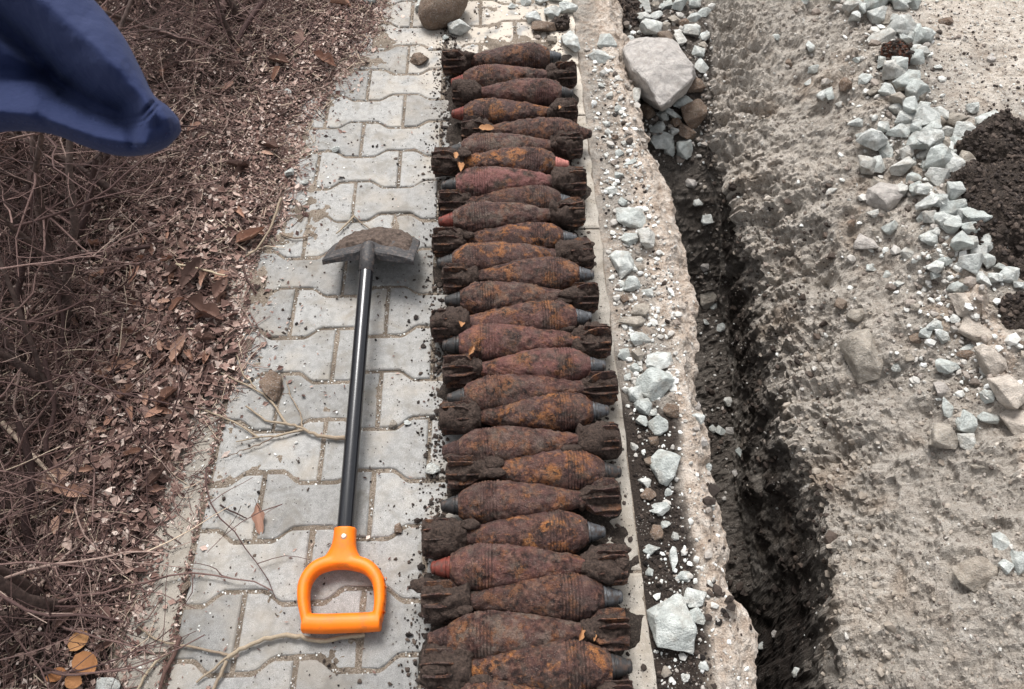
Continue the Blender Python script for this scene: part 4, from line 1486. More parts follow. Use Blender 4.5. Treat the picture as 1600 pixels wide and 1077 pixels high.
# ------------------------------------------------------------------ shovel
shovel = thing('shovel', 'black shovel with orange handle lying face down on the pavers', 'shovel', tuple(G(540, 825, 0.0)))
SO = Vector(shovel.location)
p_grip = G(539, 832, 0.030)
p_sock = G(575, 392, 0.095)
ax_dir = (p_sock - p_grip).normalized()


def local(o_):
    o_.parent = shovel
    o_.matrix_parent_inverse = Matrix.Translation(-SO)
    return o_


t = Tubes()
n = 26
t.add([np.array(p_grip + (p_sock - p_grip) * (k / (n - 1))) for k in range(n)], [0.0145] * n, 28)
shaft = local(obj('shaft', t.mesh('shaft'), M['black']))
t = Tubes()
t.add([np.array(p_sock + ax_dir * d) for d in (-0.055, -0.0545, -0.02, 0.0, 0.015)], [0.0145, 0.0154, 0.0158, 0.0165, 0.014], 28)
local(obj('socket', t.mesh('socket'), M['blade']))
# blade: convex back upwards, from the tread edge down to the tip
tipc = G(606, 362, 0.004)
bl = Vector((tipc.x - p_sock.x, tipc.y - p_sock.y, tipc.z - p_sock.z))
lx = Vector((1, 0.055, -0.02)).normalized()
ly = bl.normalized()
lz = lx.cross(ly).normalized()
lx = ly.cross(lz).normalized()
Lb = bl.length
Wb = 0.100
nu, nv = 41, 37
Vb = []
for j in range(nv):
    b = j / (nv - 1)
    for i in range(nu):
        a = -1 + 2 * i / (nu - 1)
        # half width: full near the tread, rounded at the point
        hw = Wb * (1.0 - 0.04 * b) * math.sqrt(max(0.0, 1 - max(0.0, (b - 0.30) / 0.72) ** 2.4))
        hw = max(hw, 0.010)
        sag = -0.016 * (abs(a) ** 2.0) * (1 - 0.25 * b) + 0.012 * math.exp(-(a / 0.16) ** 2) * (1 - b) ** 1.5
        lift = 0.018 * math.sin(b * math.pi)
        p = p_sock + lx * (a * hw) + ly * (b * Lb * (1 - 0.05 * a * a)) + lz * (sag + lift * (1 - .5 * a * a))
        Vb.append(tuple(p))
Vb = np.array(Vb)
bme = fast_mesh('blade', Vb, grid_faces(nv, nu), True)
blade = local(obj('blade', bme, M['blade']))
sm = blade.modifiers.new('thick', 'SOLIDIFY')
sm.thickness = 0.0022
sm.offset = 0
# tread: the top edge folded over into a narrow band either side of the socket
for sgn in (-1, 1):
    Vt = []
    for k in range(18):
        a = sgn * (0.13 + 0.87 * k / 17)
        sag = -0.016 * a * a + 0.012 * math.exp(-(a / 0.16) ** 2)
        for (dy_, dz_) in ((0.006, 0.002), (-0.003, 0.0016), (-0.0065, -0.002), (-0.0075, -0.008), (-0.0070, -0.019), (-0.0048, -0.019), (-0.0050, -0.006), (0.004, -0.003)):
            wob = 0.0008 * math.sin(7 * a + 3 * dz_ * 100)
            Vt.append(tuple(p_sock + lx * (a * Wb) + ly * (dy_ - 0.004 * a * a + wob) + lz * (sag + dz_ * (1 - .35 * a * a))))
    Ft = grid_faces(18, 8, True)
    tm = fast_mesh('tread', np.array(Vt), Ft, False)
    bmt = bmesh.new()
    bmt.from_mesh(tm)
    bmt.verts.ensure_lookup_table()
    bmt.faces.new([bmt.verts[k] for k in range(8)])
    bmt.faces.new([bmt.verts[17 * 8 + k] for k in range(8)])
    bmesh.ops.recalc_face_normals(bmt, faces=bmt.faces)
    bmt.to_mesh(tm)
    bmt.free()
    local(obj('tread', tm, M['blade']))
# mud on the back of the blade
mv = Vb.reshape(nv, nu, 3)[3:nv - 2, 2:nu - 2]
fine_i = np.linspace(0, mv.shape[0] - 1, 90)
fine_j = np.linspace(0, mv.shape[1] - 1, 110)
tmp = np.stack([[np.interp(fine_i, range(mv.shape[0]), mv[:, j, k]) for j in range(mv.shape[1])] for k in range(3)], -1)   # (j, i, 3)
mv2 = np.stack([[np.interp(fine_j, range(mv.shape[1]), tmp[:, i, k]) for i in range(90)] for k in range(3)], -1)        # (i, j, 3)
mf = mv2.reshape(-1, 3)
II, JJ = np.meshgrid(np.linspace(0, 1, 90), np.linspace(-1, 1, 110), indexing='ij')
cov = smooth(-0.3, 0.1, fbm(mf, 30, 4, 77) + 0.25) * (1 - smooth(.86, 1.0, np.abs(JJ).ravel())) * smooth(0, .08, II.ravel())
hgt = cov * (0.006 + 0.007 * fbm(mf, 40, 4, 78) + 0.004 * np.clip(.5 - worley(mf, 70, 7), -.3, .5)) - 0.004 * (1 - cov)
mf = mf + np.array(lz)[None] * hgt[:, None]
local(obj('mud_crust', fast_mesh('mud_crust', mf, grid_faces(90, 110), True), M['mud']))


# D handle: traced ring of a moulded grip, then fused into one body
def hpt(u, v, z=0.026):
    return np.array(G(u, v, z))


bmh = bmesh.new()


def sweep(pts, rad, seg=18, closed=False):
    """tube with elliptical section: rad = list of (in-plane, vertical)"""
    n_ = len(pts)
    rings = []
    for i in range(n_):
        a_ = pts[(i - 1) % n_ if closed else max(i - 1, 0)]
        b_ = pts[(i + 1) % n_ if closed else min(i + 1, n_ - 1)]
        tt = (b_ - a_) / (np.linalg.norm(b_ - a_) + 1e-9)
        s_ = np.cross(tt, (0, 0, 1))
        s_ /= np.linalg.norm(s_)
        w_ = np.cross(s_, tt)
        ring = []
        for k in range(seg):
            th = 2 * math.pi * k / seg
            cth, sth = math.cos(th), math.sin(th)
            ring.append(bmh.verts.new(pts[i] + s_ * rad[i][0] * math.copysign(abs(cth) ** .8, cth) + w_ * rad[i][1] * math.copysign(abs(sth) ** .8, sth)))
        rings.append(ring)
    m_ = n_ if closed else n_ - 1
    for i in range(m_):
        r1, r2 = rings[i], rings[(i + 1) % n_]
        for k in range(seg):
            bmh.faces.new((r1[k], r1[(k + 1) % seg], r2[(k + 1) % seg], r2[k]))
    if not closed:
        bmh.faces.new(list(reversed(rings[0])))
        bmh.faces.new(rings[-1])


arch = smooth_path([hpt(480, 972), hpt(475, 940), hpt(477, 912), hpt(492, 890), (hpt(515, 880)), hpt(534, 878), hpt(553, 880), hpt(576, 888), hpt(591, 908), hpt(594, 938), hpt(590, 970)], 5)
na = len(arch)
sweep(arch, [(0.0085 + 0.0045 * math.sin(math.pi * k / (na - 1)), 0.0165) for k in range(na)])
sweep(smooth_path([hpt(474, 974), hpt(505, 975), hpt(535, 974), hpt(565, 973), hpt(595, 971)], 5), [(0.0155, 0.0165)] * 21)
neck = smooth_path([hpt(534, 884, .026), hpt(536, 866, .027), hpt(538, 848, .029), hpt(540, 826, .031)], 5)
nn_ = len(neck)
sweep(neck, [(0.0195 + 0.028 * (1 - k / (nn_ - 1)) ** 3.0, 0.0165 + 0.002 * (k / (nn_ - 1))) for k in range(nn_)])
bmesh.ops.recalc_face_normals(bmh, faces=bmh.faces)
hme = bpy.data.meshes.new('handle')
bmh.to_mesh(hme)
bmh.free()
handle = obj('handle', hme, M['orange'])
rmod = handle.modifiers.new('fuse', 'REMESH')
rmod.mode = 'VOXEL'
rmod.voxel_size = 0.0016
rmod.use_smooth_shade = True
smod = handle.modifiers.new('soft', 'SMOOTH')
smod.iterations = 7
smod.factor = 0.5
dg = bpy.context.evaluated_depsgraph_get()
fused = bpy.data.meshes.new_from_object(handle.evaluated_get(dg))
handle.modifiers.clear()
handle.data = fused
fused.name = 'handle'
local(handle)
V, F = lathe([-.001, 0.0, .0012, .0018, .002], [.0058, .0058, .0050, .003, .0003], 20)
rv = local(obj('rivet', fast_mesh('rivet', V, F, True), M['rivet']))
rvp = G(537, 838, 0.0465)
rv.matrix_parent_inverse = Matrix.Identity(4)
rv.location = rvp - SO
rv.rotation_euler = (0, R(-90), 0)
# moulded ribs on the outer flank of the handle
for k in range(5):
    t = Tubes()
    a = hpt(601.5 - 0.6 * k, 905 + 13 * k, .018)
    b = hpt(601.5 - 0.6 * k, 905 + 13 * k, .036)
    t.add([a, (a + b) / 2 + np.array([.0008, 0, 0]), b], [.0022, .0030, .0022], 10)
    local(obj('grip_rib', t.mesh('grip_rib'), M['orange']))

# ------------------------------------------------------------------ leaf litter, twigs and dead leaves
lv, lf, lt = [], [], []


def chip(p, ln, wd, tint, tilt=0.5, curl=0.3):
    a = random.uniform(0, 6.28)
    d = np.array([math.cos(a), math.sin(a), random.uniform(-tilt, tilt)])
    s = np.array([-math.sin(a), math.cos(a), random.uniform(-tilt, tilt)])
    k = len(lv)
    up = np.array([0, 0, ln * curl * random.uniform(-.3, 1)])
    p = np.asarray(p)
    lv.extend([p - d * ln / 2, p - s * wd * .5 + up * .5, p + d * ln / 2, p + s * wd * .5 + up])
    lf.append((k, k + 1, k + 2, k + 3))
    lt.extend([tint] * 4)


def edge_x(y):
    return float(interp(EDGE, y))


for _ in range(62000):
    y = random.uniform(-0.1, 2.45)
    e = edge_x(y)
    d = random.expovariate(1 / 0.42) - 0.015
    if random.random() < 0.025:
        d = -random.expovariate(1 / .04)
    x = e - d
    if x < -2.3:
        continue
    # barer patches of soil near the camera
    if y < 0.75 and random.random() < 0.42:
        continue
    z = bed_z(x, y) + random.uniform(0.001, 0.010 if d > 0.03 else 0.003)
    ln = min(0.0035 + random.expovariate(1 / 0.0046), 0.024)
    chip((x, y, z), ln, ln * random.uniform(.3, .75), min(max(random.gauss(.6, .26), 0), 1), 0.6)
for _ in range(2600):
    u, v = random.gauss(275, 95), random.gauss(540, 150)
    p = G(u, v, .02)
    if p.x > edge_x(p.y) - .005:
        continue
    ln = random.uniform(.010, .030)
    chip((p.x, p.y, bed_z(p.x, p.y) + random.uniform(.003, .014)), ln, ln * random.uniform(.35, .8), min(max(random.gauss(.52, .22), 0), 1), .7, .5)
# bits collected in the joint along the left kerb
for _ in range(900):
    y = random.uniform(0, 1.4)
    chip((LK_IN - .003 + random.gauss(0, .005), y, random.uniform(-.001, .003)), random.uniform(.004, .012), random.uniform(.002, .005), min(max(random.gauss(.5, .25), 0), 1), .3)
for _ in range(260):
    x, y = random.uniform(-.55, -.12), random.uniform(.1, 2.2)
    chip((x, y, .0025), random.uniform(.003, .012), random.uniform(.0015, .004), min(max(random.gauss(.45, .25), 0), 1), .15, .1)
lit_me = fast_mesh('leaf_litter', np.array(lv), np.array(lf), False, {'tint': lt})
tag(obj('leaf_litter', lit_me, M['litter']), 'brown leaf litter covering the ground below the hedge', 'leaf litter', None, 'stuff')

t = Tubes()
for _ in range(11000):
    y = random.uniform(-0.1, 2.45)
    e = edge_x(y)
    d = 0.03 + abs(random.gauss(0, .55)) if random.random() < .9 else random.uniform(-.04, .1)
    x = e - d
    if x < -2.2:
        continue
    a = random.uniform(0, 6.28)
    ln = random.uniform(.02, .09) * (1 + 1.2 * min(d, .6))
    lift = min(max(d - .12, 0), .5) * random.uniform(0, .16)
    z = bed_z(x, y) + 0.004 + lift
    c = random.uniform(-.25, .25) * ln
    dx, dy = math.cos(a) * ln / 2, math.sin(a) * ln / 2
    tz = random.uniform(-.4, .4) * ln * (1 if lift > .01 else .25)
    r = random.uniform(.0005, .0014)
    t.add([(x - dx, y - dy, max(z - tz, .003)), (x - c * math.sin(a), y + c * math.cos(a), z + abs(tz) * .3), (x + dx, y + dy, max(z + tz, .003))], [r, r, r * .6], 3, min(max(random.gauss(.70 - .55 * min(max(d - .15, 0), .6), .22), 0), 1), False)  # tint falls deeper into the hedge: darker bark plus painted hedge shade
tag(obj('twig_litter', t.mesh('twig_litter'), M['twig']), 'tangle of thin dry twigs lying on the leaf litter', 'twigs', None, 'stuff')


def leaf_mesh(seed, round_=False):
    rnd = random.Random(seed)
    nl, nw = 9, 5
    V = []
    curl, fold, tw = rnd.uniform(-.6, 1.6), rnd.uniform(.2, 1.3), rnd.uniform(-1.2, 1.2)
    if round_:
        curl, fold, tw = .35, .3, .3
    for i in range(nl):
        a = i / (nl - 1)
        hw = (math.sin(math.pi * a ** (.8 if not round_ else 1.0)) ** (.75 if not round_ else .5)) * (.23 if not round_ else .40) + .012
        hw *= 1 + (0 if round_ else rnd.uniform(-.42, .3))
        for j in range(nw):
            b = -1 + 2 * j / (nw - 1)
            z = fold * hw * abs(b) ** 1.4 + curl * .5 * (a - .5) ** 2 + tw * .3 * b * hw * (a - .5) + rnd.uniform(-.015, .015)
            V.append((a - .5, b * hw * (1 - .25 * fold * abs(b)), z))
    V = np.array(V)
    V[:, 2] -= V[:, 2].min()
    me = fast_mesh('dead_leaf', V, grid_faces(nl, nw), True)
    return me


LEAVES = [leaf_mesh(k) for k in range(9)]
for me in LEAVES:
    me.materials.append(M['leaf'])
ROUND = [leaf_mesh(40 + k, True) for k in range(3)]
for me in ROUND:
    me.materials.append(M['leaf_orange'])


def leaf(u, v, w, label, group=None, mesh=None, rot=None, z=None, bedlevel=True):
    p = G(u, v, 0.01)
    z = (bed_z(p.x, p.y) + .011) if z is None else z
    p = G(u, v, z)
    ppm = FPX / (p - CAMP).dot(CAMM @ Vector((0, 0, -1)))
    o = obj('dead_leaf', mesh or LEAVES[random.randrange(9)])
    s = w / ppm
    o.scale = (s, s, s)
    o.location = p
    o.rotation_euler = (random.uniform(-.3, .3), random.uniform(-.3, .3), rot if rot is not None else random.uniform(0, 6.28))
    tag(o, label, 'leaf', group)
    if group:
        ALIKE.append((o, u, v, w, 'leaf'))
    return o


for (u, v, w, lab, rot, rd) in (
        (405, 812, 52, 'curled dead leaf on the pavers left of the shovel shaft', 1.8, 0),
        (247, 748, 50, 'flat reddish brown leaf at the edge of the left kerb', .9, 0),
        (282, 548, 48, 'upright reddish leaf at the litter edge', 1.3, 0),
        (84, 748, 62, 'large tan curled leaf under the near twigs', .2, 0),
        (110, 772, 52, 'dark purplish curled leaf beside the large tan leaf', -.2, 0),
        (123, 1002, 34, 'upper orange round leaf at the near litter edge', 1.1, 1),
        (133, 1037, 42, 'largest orange round leaf at the near litter edge', 2.5, 1),
        (88, 1056, 30, 'small yellowish round leaf left of the largest orange leaf', .3, 1),
        (116, 1064, 30, 'small orange round leaf below the largest orange leaf', 2.9, 1),
        (105, 965, 40, 'star-shaped brown leaf above the orange round leaves', .8, 0),
        (437, 98, 40, 'tan curled leaf on the far litter', -.4, 0),
        (508, 96, 42, 'brown curled leaf at the far litter edge', -.5, 0),
        (468, 62, 46, 'standing folded tan leaf on the far litter', 1.6, 0),
        (372, 262, 36, 'narrow orange leaf on the mid litter', 0, 0),
        (302, 430, 60, 'broad pinkish leaf among the leaf drift by the paver edge', 1.2, 0),
        (320, 492, 66, 'long folded leaf in the leaf drift by the paver edge', -.5, 0),
        (345, 455, 54, 'upright brown leaf in the leaf drift by the paver edge', 1.5, 0),
        (185, 572, 58, 'wide tan leaf lying under bare twigs', .1, 0),
        (262, 622, 46, 'brown leaf beside the near branch tip', 1.0, 0),
        (422, 232, 44, 'pale pink leaf on the far litter near the pavers', -.5, 0),
        (395, 372, 50, 'pale brown leaf at the corner of the litter left of the blade', .5, 0)):
    leaf(u, v, w, lab, None, (ROUND[random.randrange(3)] if rd else None), rot, .002 if (u, v) == (405, 812) else None)
for _ in range(130):
    if random.random() < .55:
        u, v = random.gauss(270, 75), random.gauss(520, 110)
    else:
        u, v = random.uniform(0, 560), random.uniform(0, 1060)
    p = G(u, v, .01)
    if p.x > edge_x(p.y) - .01 or u < 0 or v < 0 or v > 1070:
        continue
    leaf(u, v, random.uniform(18, 36), 'brown dead leaf lying on the litter below the hedge', 'dead leaves on the litter')

# scraps stuck between the shells
for (u, v, w, z, rot, lab) in ((760, 200, 30, .075, .2, 'tan curled scrap between the fourth and fifth shells'),
                               (874, 168, 14, .08, 1.4, 'orange scrap caught on the far tail fins'),
                               (712, 243, 24, .088, 1.5, 'orange curled scrap on the tail of the pink-nosed shell'),
                               (718, 262, 34, .082, 1.7, 'brown looped strip on the neck of the pink-nosed shell'),
                               (721, 505, 24, .075, 1.5, 'cream scrap tucked behind a soil-caked tail in mid row'),
                               (736, 549, 26, .076, 1.2, 'cream ring-shaped scrap lying on the flaking dark red shell'),
                               (908, 990, 30, .066, 1.2, 'bright orange scrap wrapped on a near tail neck'),
                               (928, 993, 22, .068, 1.5, 'small orange scrap beside the near tail fins')):
    p = G(u, v, z)
    ppm = FPX / (p - CAMP).dot(CAMM @ Vector((0, 0, -1)))
    me = leaf_mesh(300 + int(u), False)
    w *= .85
    me.name = 'paper_scrap'
    me.materials.append(M['scrap'])
    o = obj('paper_scrap', me)
    s = w / ppm
    o.scale = (s, s * .9, s)
    o.location = p
    o.rotation_euler = (.3, .2, rot)
    tag(o, lab, 'scrap')


# fallen branches on the pavers
def branch(name, polylines, label, cat='branch', z=0.004):
    t = Tubes()
    for (pix, r0, r1, tint) in polylines:
        pts = [np.array(G(q[0], q[1], q[2] if len(q) > 2 else z + r0)) for q in pix]
        pts = smooth_path(pts, 4, 0.0008)
        n_ = len(pts)
        t.add(pts, [(r0 + (r1 - r0) * k / (n_ - 1)) * random.uniform(.9, 1.12) for k in range(n_)], 7, tint)
    o = obj(name, t.mesh(name), M['dry' if name.startswith('fallen') else 'twig'])
    return tag(o, label, cat)


branch('fallen_branch', [
    ([(538, 684), (515, 683), (490, 678), (470, 668), (447, 663), (415, 656), (385, 635)], .0042, .0018, .72),
    ([(447, 661), (425, 630), (395, 606), (345, 583)], .0027, .0012, .75),
    ([(473, 668), (468, 645), (455, 620), (447, 595)], .0017, .0009, .68),
    ([(473, 671), (440, 680), (405, 684), (368, 690)], .0024, .0011, .75),
    ([(435, 681), (405, 695), (375, 705), (350, 715)], .0014, .0007, .5),
    ([(405, 684), (365, 660), (320, 640), (280, 628), (238, 612, .03)], .0022, .0016, .74),
    ([(398, 606), (380, 585), (372, 560), (355, 530)], .0014, .0008, .8)],
    'forked dry branch reaching from the litter to the shovel shaft')
branch('fallen_branch', [
    ([(570, 992), (540, 995), (500, 1002), (470, 995), (440, 993), (405, 1002), (375, 1016), (355, 1028)], .0042, .0034, .8),
    ([(360, 1026), (335, 1018), (300, 1012), (262, 1005), (232, 992), (215, 978, .02)], .0024, .0013, .68),
    ([(355, 1028), (335, 1045), (305, 1066)], .0024, .0016, .76),
    ([(352, 1034), (345, 1055), (330, 1082)], .0032, .0026, .74)],
    'pale forked branch across the pavers below the orange handle')
branch('fallen_twig', [([(283, 995), (270, 1025), (255, 1060), (245, 1090)], .0036, .0028, .3)], 'reddish brown twig lying along the left kerb joint', 'twig')
branch('fallen_twig', [([(268, 1018), (240, 1038), (225, 1060), (212, 1085)], .0026, .002, .85)], 'straw coloured twig crossing the left kerb near the camera', 'twig')
branch('fallen_twig', [([(553, 338), (540, 352), (525, 365)], .0024, .0016, .8), ([(553, 338), (570, 352), (582, 360)], .0016, .001, .6)], 'forked straw twig on the pavers behind the shovel blade', 'twig')
branch('fallen_twig', [([(275, 412), (310, 420), (352, 430)], .0028, .0022, .98)], 'bright bare stick lying on the leaf drift', 'twig', .03)
branch('fallen_twig', [([(440, 310), (425, 350), (405, 385), (385, 400)], .0032, .002, .7)], 'brown stick at the litter corner left of the blade', 'twig', .012)
branch('fallen_twig', [([(378, 415), (388, 440), (400, 458)], .0030, .0018, .12)], 'short curved dark twig on the left kerb', 'twig')
branch('fallen_twig', [([(438, 365), (460, 372), (485, 368), (494, 355)], .002, .001, .6)], 'thin bent twig beside the shovel blade', 'twig')
branch('fallen_twig', [([(345, 790), (375, 805), (385, 812)], .0018, .001, .05)], 'short black twig by the curled leaf on the pavers', 'twig')
branch('fallen_twig', [([(700, 628 - 270), (700, 365)], .001, .001, .5)], 'tiny twig by the shells', 'twig') if False else None
stone(427, 607, 34, 50, 'brownstone', 'dark brown clod on the pavers by the forked branch', None, 'clod', 'clod', 'flat', .25, BIG[3], .4)
stone(289, 918, 16, 18, 'brownstone', 'small dark clod in the left kerb joint', None, 'clod', 'clod', 'flat', .3)
stone(677, 735, 24, 18, 'stone', 'blue-grey stone chip beside the shells', None, 'crushed_stone', 'stone', 'flat', .15)
stone(172, 1073, 46, 22, 'stone', 'pale stone at the near picture edge beside the orange leaves', None, 'crushed_stone', 'stone', 'flat', .0, BIG[7])
stone(623, 826, 14, 16, 'brownstone', 'brown clod on the pavers right of the orange handle', None, 'clod', 'clod', 'flat', .2)
stone(614, 663, 14, 12, 'tanstone', 'tan pebble on the pavers right of the shaft', None, 'pebble', 'stone', 'flat', .2)
stone(637, 661, 12, 9, 'stone', 'grey pebble next to the tan pebble', None, 'pebble', 'stone', 'flat', .2)
stone(453, 274, 16, 13, 'stone', 'white pebble at the litter edge', None, 'pebble', 'stone', 'flat', -.2)
stone(477, 287, 14, 9, 'stone', 'flat white pebble on the pavers beside the litter', None, 'pebble', 'stone', 'flat', .1)
stone(447, 153, 24, 8, 'stone', 'white shard lying on the far litter', None, 'shard', 'shard', 'flat', -1.5)
stone(525, 235, 16, 11, 'stone', 'pale stone chip in the paver joint', None, 'pebble', 'stone', 'flat', .1)

# ------------------------------------------------------------------ bare hedge
def grow(t, p, d, ln, r, depth, rnd, maxz=1.1):
    n_ = max(4, int(ln / 0.035))
    pts, dirs = [np.array(p)], []
    d = np.array(d) / np.linalg.norm(d)
    for k in range(n_):
        d = d + np.array([rnd.gauss(0, .16), rnd.gauss(0, .16), rnd.gauss(0, .10)])
        d /= np.linalg.norm(d)
        q = pts[-1] + d * ln / n_
        q[2] = max(q[2], .012)
        pts.append(q)
        dirs.append(d.copy())
    t.add(pts, [max(r * (1 - .6 * k / n_), .0006) for k in range(n_ + 1)], 3 if r < .002 else (5 if r < .004 else 7), min(max(rnd.gauss(.38, .24), 0), 1), False)
    if depth > 0:
        for k in range(n_):
            if rnd.random() < (.75 if depth > 1 else .6):
                dd_ = dirs[k] * .45 + np.array([rnd.gauss(0, .8), rnd.gauss(0, .8), rnd.gauss(.0, .5)])
                grow(t, pts[k], dd_, ln * rnd.uniform(.25, .6), r * rnd.uniform(.35, .55), depth - 1, rnd)


hedge_labels = ['bare shrub behind the navy sleeve at the far hedge end', 'bare reddish-stemmed shrub beside the far litter', 'bare shrub below the sleeve with thick dark stems', 'bare shrub with tangled twigs at the picture edge, middle of hedge',
                'bare shrub with thick crossing stems below the sleeve edge', 'bare shrub nearest the camera at the picture edge', 'bare shrub in the near hedge beside the tan curled leaf', 'bare shrub rising between the level branch and the tan leaf', 'bare shrub at the near corner left of the orange leaves', 'bare shrub right under the navy sleeve']
bases = [(210, 30), (352, 60), (165, 330), (45, 430), (25, 300), (20, 820), (70, 640), (90, 520), (20, 960), (110, 250)]
for bi, (u, v) in enumerate(bases):
    rnd = random.Random(900 + bi)
    p0 = G(u, v, .03)
    root = thing('bare_shrub', hedge_labels[bi], 'shrub', (p0.x, p0.y, 0), 'bare hedge along the path')
    base = np.array([0.0, 0.0, 0.02])
    for k in range(rnd.choice((3, 4))):
        st = Tubes()
        d = np.array([rnd.gauss(-.12, .35), rnd.gauss(.25, .35), 1.0])
        d /= np.linalg.norm(d)
        pts = [base + np.array([rnd.gauss(0, .03), rnd.gauss(0, .03), -.03])]
        n_ = 12
        ln = rnd.uniform(.45, .8)
        for q in range(n_):
            d = d + np.array([rnd.gauss(0, .10), rnd.gauss(0, .10), rnd.gauss(0, .03)])
            d /= np.linalg.norm(d)
            pts.append(pts[-1] + d * ln / n_)
        r0 = rnd.uniform(.0055, .0105)
        st.add(pts, [r0 * (1 - .55 * q / n_) for q in range(n_ + 1)], 9, .4, False)
        obj('stem', st.mesh('stem'), M['stem'], root)
        if k == 0:
            tw = Tubes()
        for q in range(1, n_, 2):
            for _ in range(2):
                grow(tw, pts[q], (rnd.gauss(.1, .9), rnd.gauss(0, .9), rnd.gauss(-.15, .5)), rnd.uniform(.12, .38), rnd.uniform(.0013, .003), 2 if rnd.random() < .5 else 1, rnd)
    for _ in range(16):
        grow(tw, base + np.array([rnd.gauss(0, .12), rnd.gauss(0, .12), 0]), (rnd.gauss(.2, .8), rnd.gauss(0, .8), rnd.uniform(.05, .7)), rnd.uniform(.15, .35), rnd.uniform(.0012, .0026), 1, rnd)
    tag(obj('twigs', tw.mesh('twigs'), M['twig'], root), kind='stuff')

# thick branches lying or leaning through the hedge, seen close to the sleeve
for (pl, r, tint, lab) in (
        ([(-30, 325, .10), (60, 290, .11), (150, 252, .10)], .0095, .15, 'thick dark branch crossing just below the navy sleeve'),
        ([(-20, 412, .06), (60, 412, .06), (140, 402, .05), (235, 385, .04)], .0055, .2, 'dark level branch in the middle of the hedge'),
        ([(10, 425, .07), (70, 428, .07), (120, 436, .06)], .0042, .9, 'pale broken branch below the dark level branch'),
        ([(12, 520, .0), (18, 420, .06), (40, 330, .12), (62, 190, .2)], .0095, .2, 'thick upright dark stem at the picture edge'),
        ([(150, 345, .0), (158, 290, .06), (172, 225, .14)], .0080, .12, 'dark upright stem under the middle of the sleeve'),
        ([(172, 330, .0), (180, 285, .05), (186, 232, .10)], .0050, .3, 'thin upright stem right of the dark upright stem'),
        ([(95, 455, .0), (100, 400, .05), (132, 345, .10), (150, 250, .2)], .0085, .15, 'leaning dark stem between two upright stems'),
        ([(38, 640, .0), (45, 560, .06), (30, 470, .14), (36, 400, .2)], .0070, .1, 'dark stem rising at the picture edge below the level branch'),
        ([(110, 640, .0), (95, 560, .06), (100, 500, .10), (80, 440, .15)], .0052, .15, 'crooked dark stem beside the pale arching twig'),
        ([(60, 900, .0), (40, 820, .05), (50, 740, .10), (28, 660, .16)], .0072, .1, 'near dark stem at the picture edge above the orange leaves'),
        ([(96, 770, .01), (72, 700, .05), (85, 640, .08), (70, 560, .14)], .0048, .2, 'thin dark stem above the large tan leaf'),
        ([(5, 660, .05), (60, 720, .04), (110, 775, .02)], .0048, .95, 'straw coloured dead stalk leaning near the tan leaf'),
        ([(75, 455, .05), (90, 500, .04), (112, 560, .02), (150, 600, .015)], .0036, .8, 'pale arching twig in the near hedge'),
        ([(118, 560, .03), (150, 545, .03), (210, 545, .025), (262, 520, .02)], .0030, .65, 'long thin twig arching over the tan leaf'),
        ([(420, -10, .10), (375, 55, .06), (358, 115, .02), (340, 150, .01)], .0075, .25, 'reddish brown stem standing in far litter beyond the sleeve'),
        ([(360, -10, .08), (335, 40, .05), (318, 75, .03)], .013, .3, 'grey weathered stub at the far hedge end')):
    branch('hedge_branch', [(pl, r, r * .75, tint)], lab)

# ------------------------------------------------------------------ navy jacket sleeve
up = [(283, 203), (279, 186), (262, 166), (240, 148), (220, 108), (196, 62), (168, 24), (140, -8), (70, -90), (-90, -230)]
lo = [(283, 206), (276, 216), (256, 233), (222, 243), (180, 243), (130, 228), (84, 211), (30, 205), (-90, 208), (-330, 170)]


def rs(poly, n_):
    q = smooth_path([np.array([a, b, 0.0]) for a, b in poly], 6)
    q = np.array(q)
    return np.stack([np.interp(np.linspace(0, len(q) - 1, n_), range(len(q)), q[:, k]) for k in (0, 1)], -1)


ns_, nt_ = 150, 140
U, Lw = rs(up, ns_), rs(lo, ns_)


def dline(pu, pv, line):
    best = np.full(len(pu), 1e9)
    for (a, b), (c, d) in zip(line[:-1], line[1:]):
        t_ = np.clip(((pu - a) * (c - a) + (pv - b) * (d - b)) / ((c - a) ** 2 + (d - b) ** 2), 0, 1)
        best = np.minimum(best, np.hypot(pu - a - t_ * (c - a), pv - b - t_ * (d - b)))
    return best


FOLDS = [  # line, height, width: the drape of the cloth
    ([(-120, -120), (60, -5), (150, 72), (212, 140), (240, 172)], 0.024, 36),
    ([(-160, -60), (-20, 20), (45, 78), (95, 128), (140, 158), (185, 176)], -0.050, 26),
    ([(-160, 95), (-20, 112), (60, 122), (100, 140)], -0.020, 24),
    ([(-160, 170), (-20, 172), (60, 182), (150, 214), (225, 226)], 0.014, 20),
    ([(-20, 60), (30, 95), (60, 108)], 0.010, 12),
    ([(92, 148), (140, 172), (188, 187), (222, 180), (240, 160)], -0.0070, 3.6),
    ([(98, 158), (142, 181), (190, 196), (226, 188), (246, 166)], -0.0045, 2.6),
    ([(200, 196), (206, 226)], -0.010, 8),
    ([(243, 166), (246, 196)], -0.004, 6),
    ([(262, 186), (268, 214)], 0.006, 9),
    ([(60, 180), (80, 204)], -0.005, 7)]
i_, j_ = np.meshgrid(np.arange(ns_), np.arange(nt_), indexing='ij')
s_ = (i_ / (ns_ - 1)).ravel()
th_ = (2 * math.pi * j_ / nt_).ravel()
a_ = (1 - np.cos(th_)) / 2
front = np.sin(th_)
pu = U[i_.ravel(), 0] * (1 - a_) + Lw[i_.ravel(), 0] * a_
pv = U[i_.ravel(), 1] * (1 - a_) + Lw[i_.ravel(), 1] * a_
thick = 0.040 * np.minimum(1, s_ / .45 + .28)
bulge = thick * np.sign(front) * np.abs(front) ** .75
ff_ = smooth(0.0, 0.55, front)
qq = np.stack([pu, pv, pu * 0], -1)
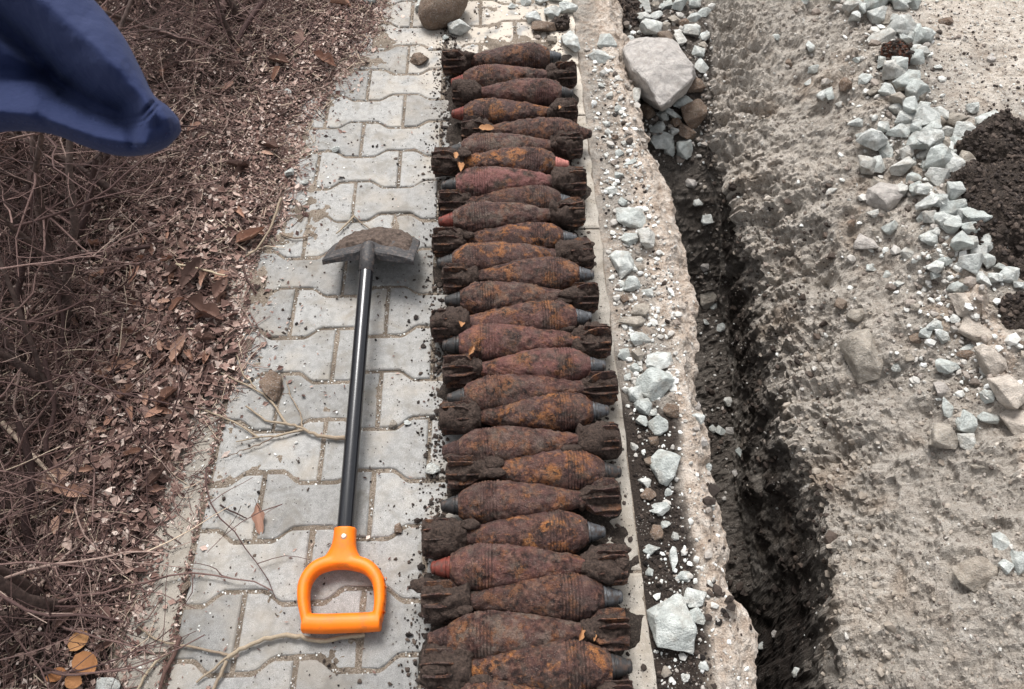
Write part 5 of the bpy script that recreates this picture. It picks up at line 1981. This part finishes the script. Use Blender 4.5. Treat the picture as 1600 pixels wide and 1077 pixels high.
for line, amp, wd in FOLDS:
    bulge += ff_ * amp * np.exp(-(dline(pu, pv, line) / wd) ** 1.5) * np.minimum(1, s_ * 6 + .25)
bulge += ff_ * (0.004 * fbm(qq, 0.012, 3, 7) + 0.0012 * fbm(qq, 0.05, 2, 8))
dd_ = 0.60 + 0.02 * s_ - bulge
Vs = [tuple(CAMP + ray(u_, v_) * d_) for u_, v_, d_ in zip(pu, pv, dd_)]
sl_me = fast_mesh('jacket_sleeve', np.array(Vs), grid_faces(ns_, nt_, True), True)
sleeve = obj('jacket_sleeve', sl_me, M['cloth'])
tag(sleeve, 'navy blue jacket sleeve hanging over the bare hedge', 'jacket')
Va = np.array(Vs)
t = Tubes()
for line in ([(60, 150), (92, 161), (140, 185), (190, 200), (228, 192), (247, 170)], [(-40, 186), (20, 190), (80, 199), (140, 219), (190, 229), (240, 224), (268, 204)]):
    pth = smooth_path([np.array([a, b, 0.0]) for a, b in line], 14)
    for k in range(0, len(pth) - 1, 2):
        ends = []
        for q in (pth[k], pth[k] * .4 + pth[k + 1] * .6):
            dd2 = (pu - q[0]) ** 2 + (pv - q[1]) ** 2 + np.where(front > 0.05, 0, 1e9)
            nb = np.argsort(dd2)[:4]
            wt = 1 / (dd2[nb] + 1)
            ends.append((Va[nb] * wt[:, None]).sum(0) / wt.sum() - np.array(ray(q[0], q[1])) * .0004)
        t.add([ends[0], ends[1]], [.00045, .00045], 4, .5)
obj('stitching', t.mesh('stitching'), M['thread'], sleeve)

# ------------------------------------------------------------------ labels of the look-alikes: size, colour, and the shell they lie level with
tone = {'crust': 'pale', 'stone': 'pale', 'brownstone': 'brown', 'tanstone': 'tan', 'granite': 'grey', 'leaf': 'brown'}
where = {'stones filling the far trench end': 'in the far trench fill', 'stones in the strip beside the kerb': 'in the kerb strip', 'stones on the trench floor': 'on the trench floor',
         'rubble line along the bank': 'in the rubble line', 'stones on the bank': 'on the bank slope', 'dead leaves on the litter': 'on the litter', 'stones on the paving beyond the shells': 'on paving beyond the shells'}
nth = ['leftmost', 'second from left', 'third from left', 'fourth from left', 'fifth from left', 'sixth from left', 'seventh from left', 'eighth from left', 'ninth from left', 'tenth from left', 'eleventh from left', 'twelfth from left', 'thirteenth from left', 'fourteenth from left', 'fifteenth from left', 'sixteenth from left']
mids = [(0.5 * (a[0][1] + a[1][1])) for a in SHELLS]
buckets = {}
for (o, u, v, w, key) in ALIKE:
    g = o['group']
    k = min(range(len(mids)), key=lambda q: abs(mids[q] - v)) if v > 70 else -1
    big_ = 'large' if w > 29 else ('medium' if w > 19 else 'small')
    noun = 'dead leaf' if key == 'leaf' else 'stone'
    lev = 'level with %s shell' % ordinal[k] if k >= 0 else 'beyond the shells'
    if g.startswith('stones on the paving'):
        lev = ''
    buckets.setdefault(('%s %s %s %s %s' % (big_, tone[key], noun, where[g], lev)).strip(), []).append((u, o))
for text, lst in buckets.items():
    lst.sort(key=lambda q: q[0])
    for k, (u, o) in enumerate(lst):
        o['label'] = text if len(lst) == 1 else '%s, %s' % (text, nth[min(k, 15)])
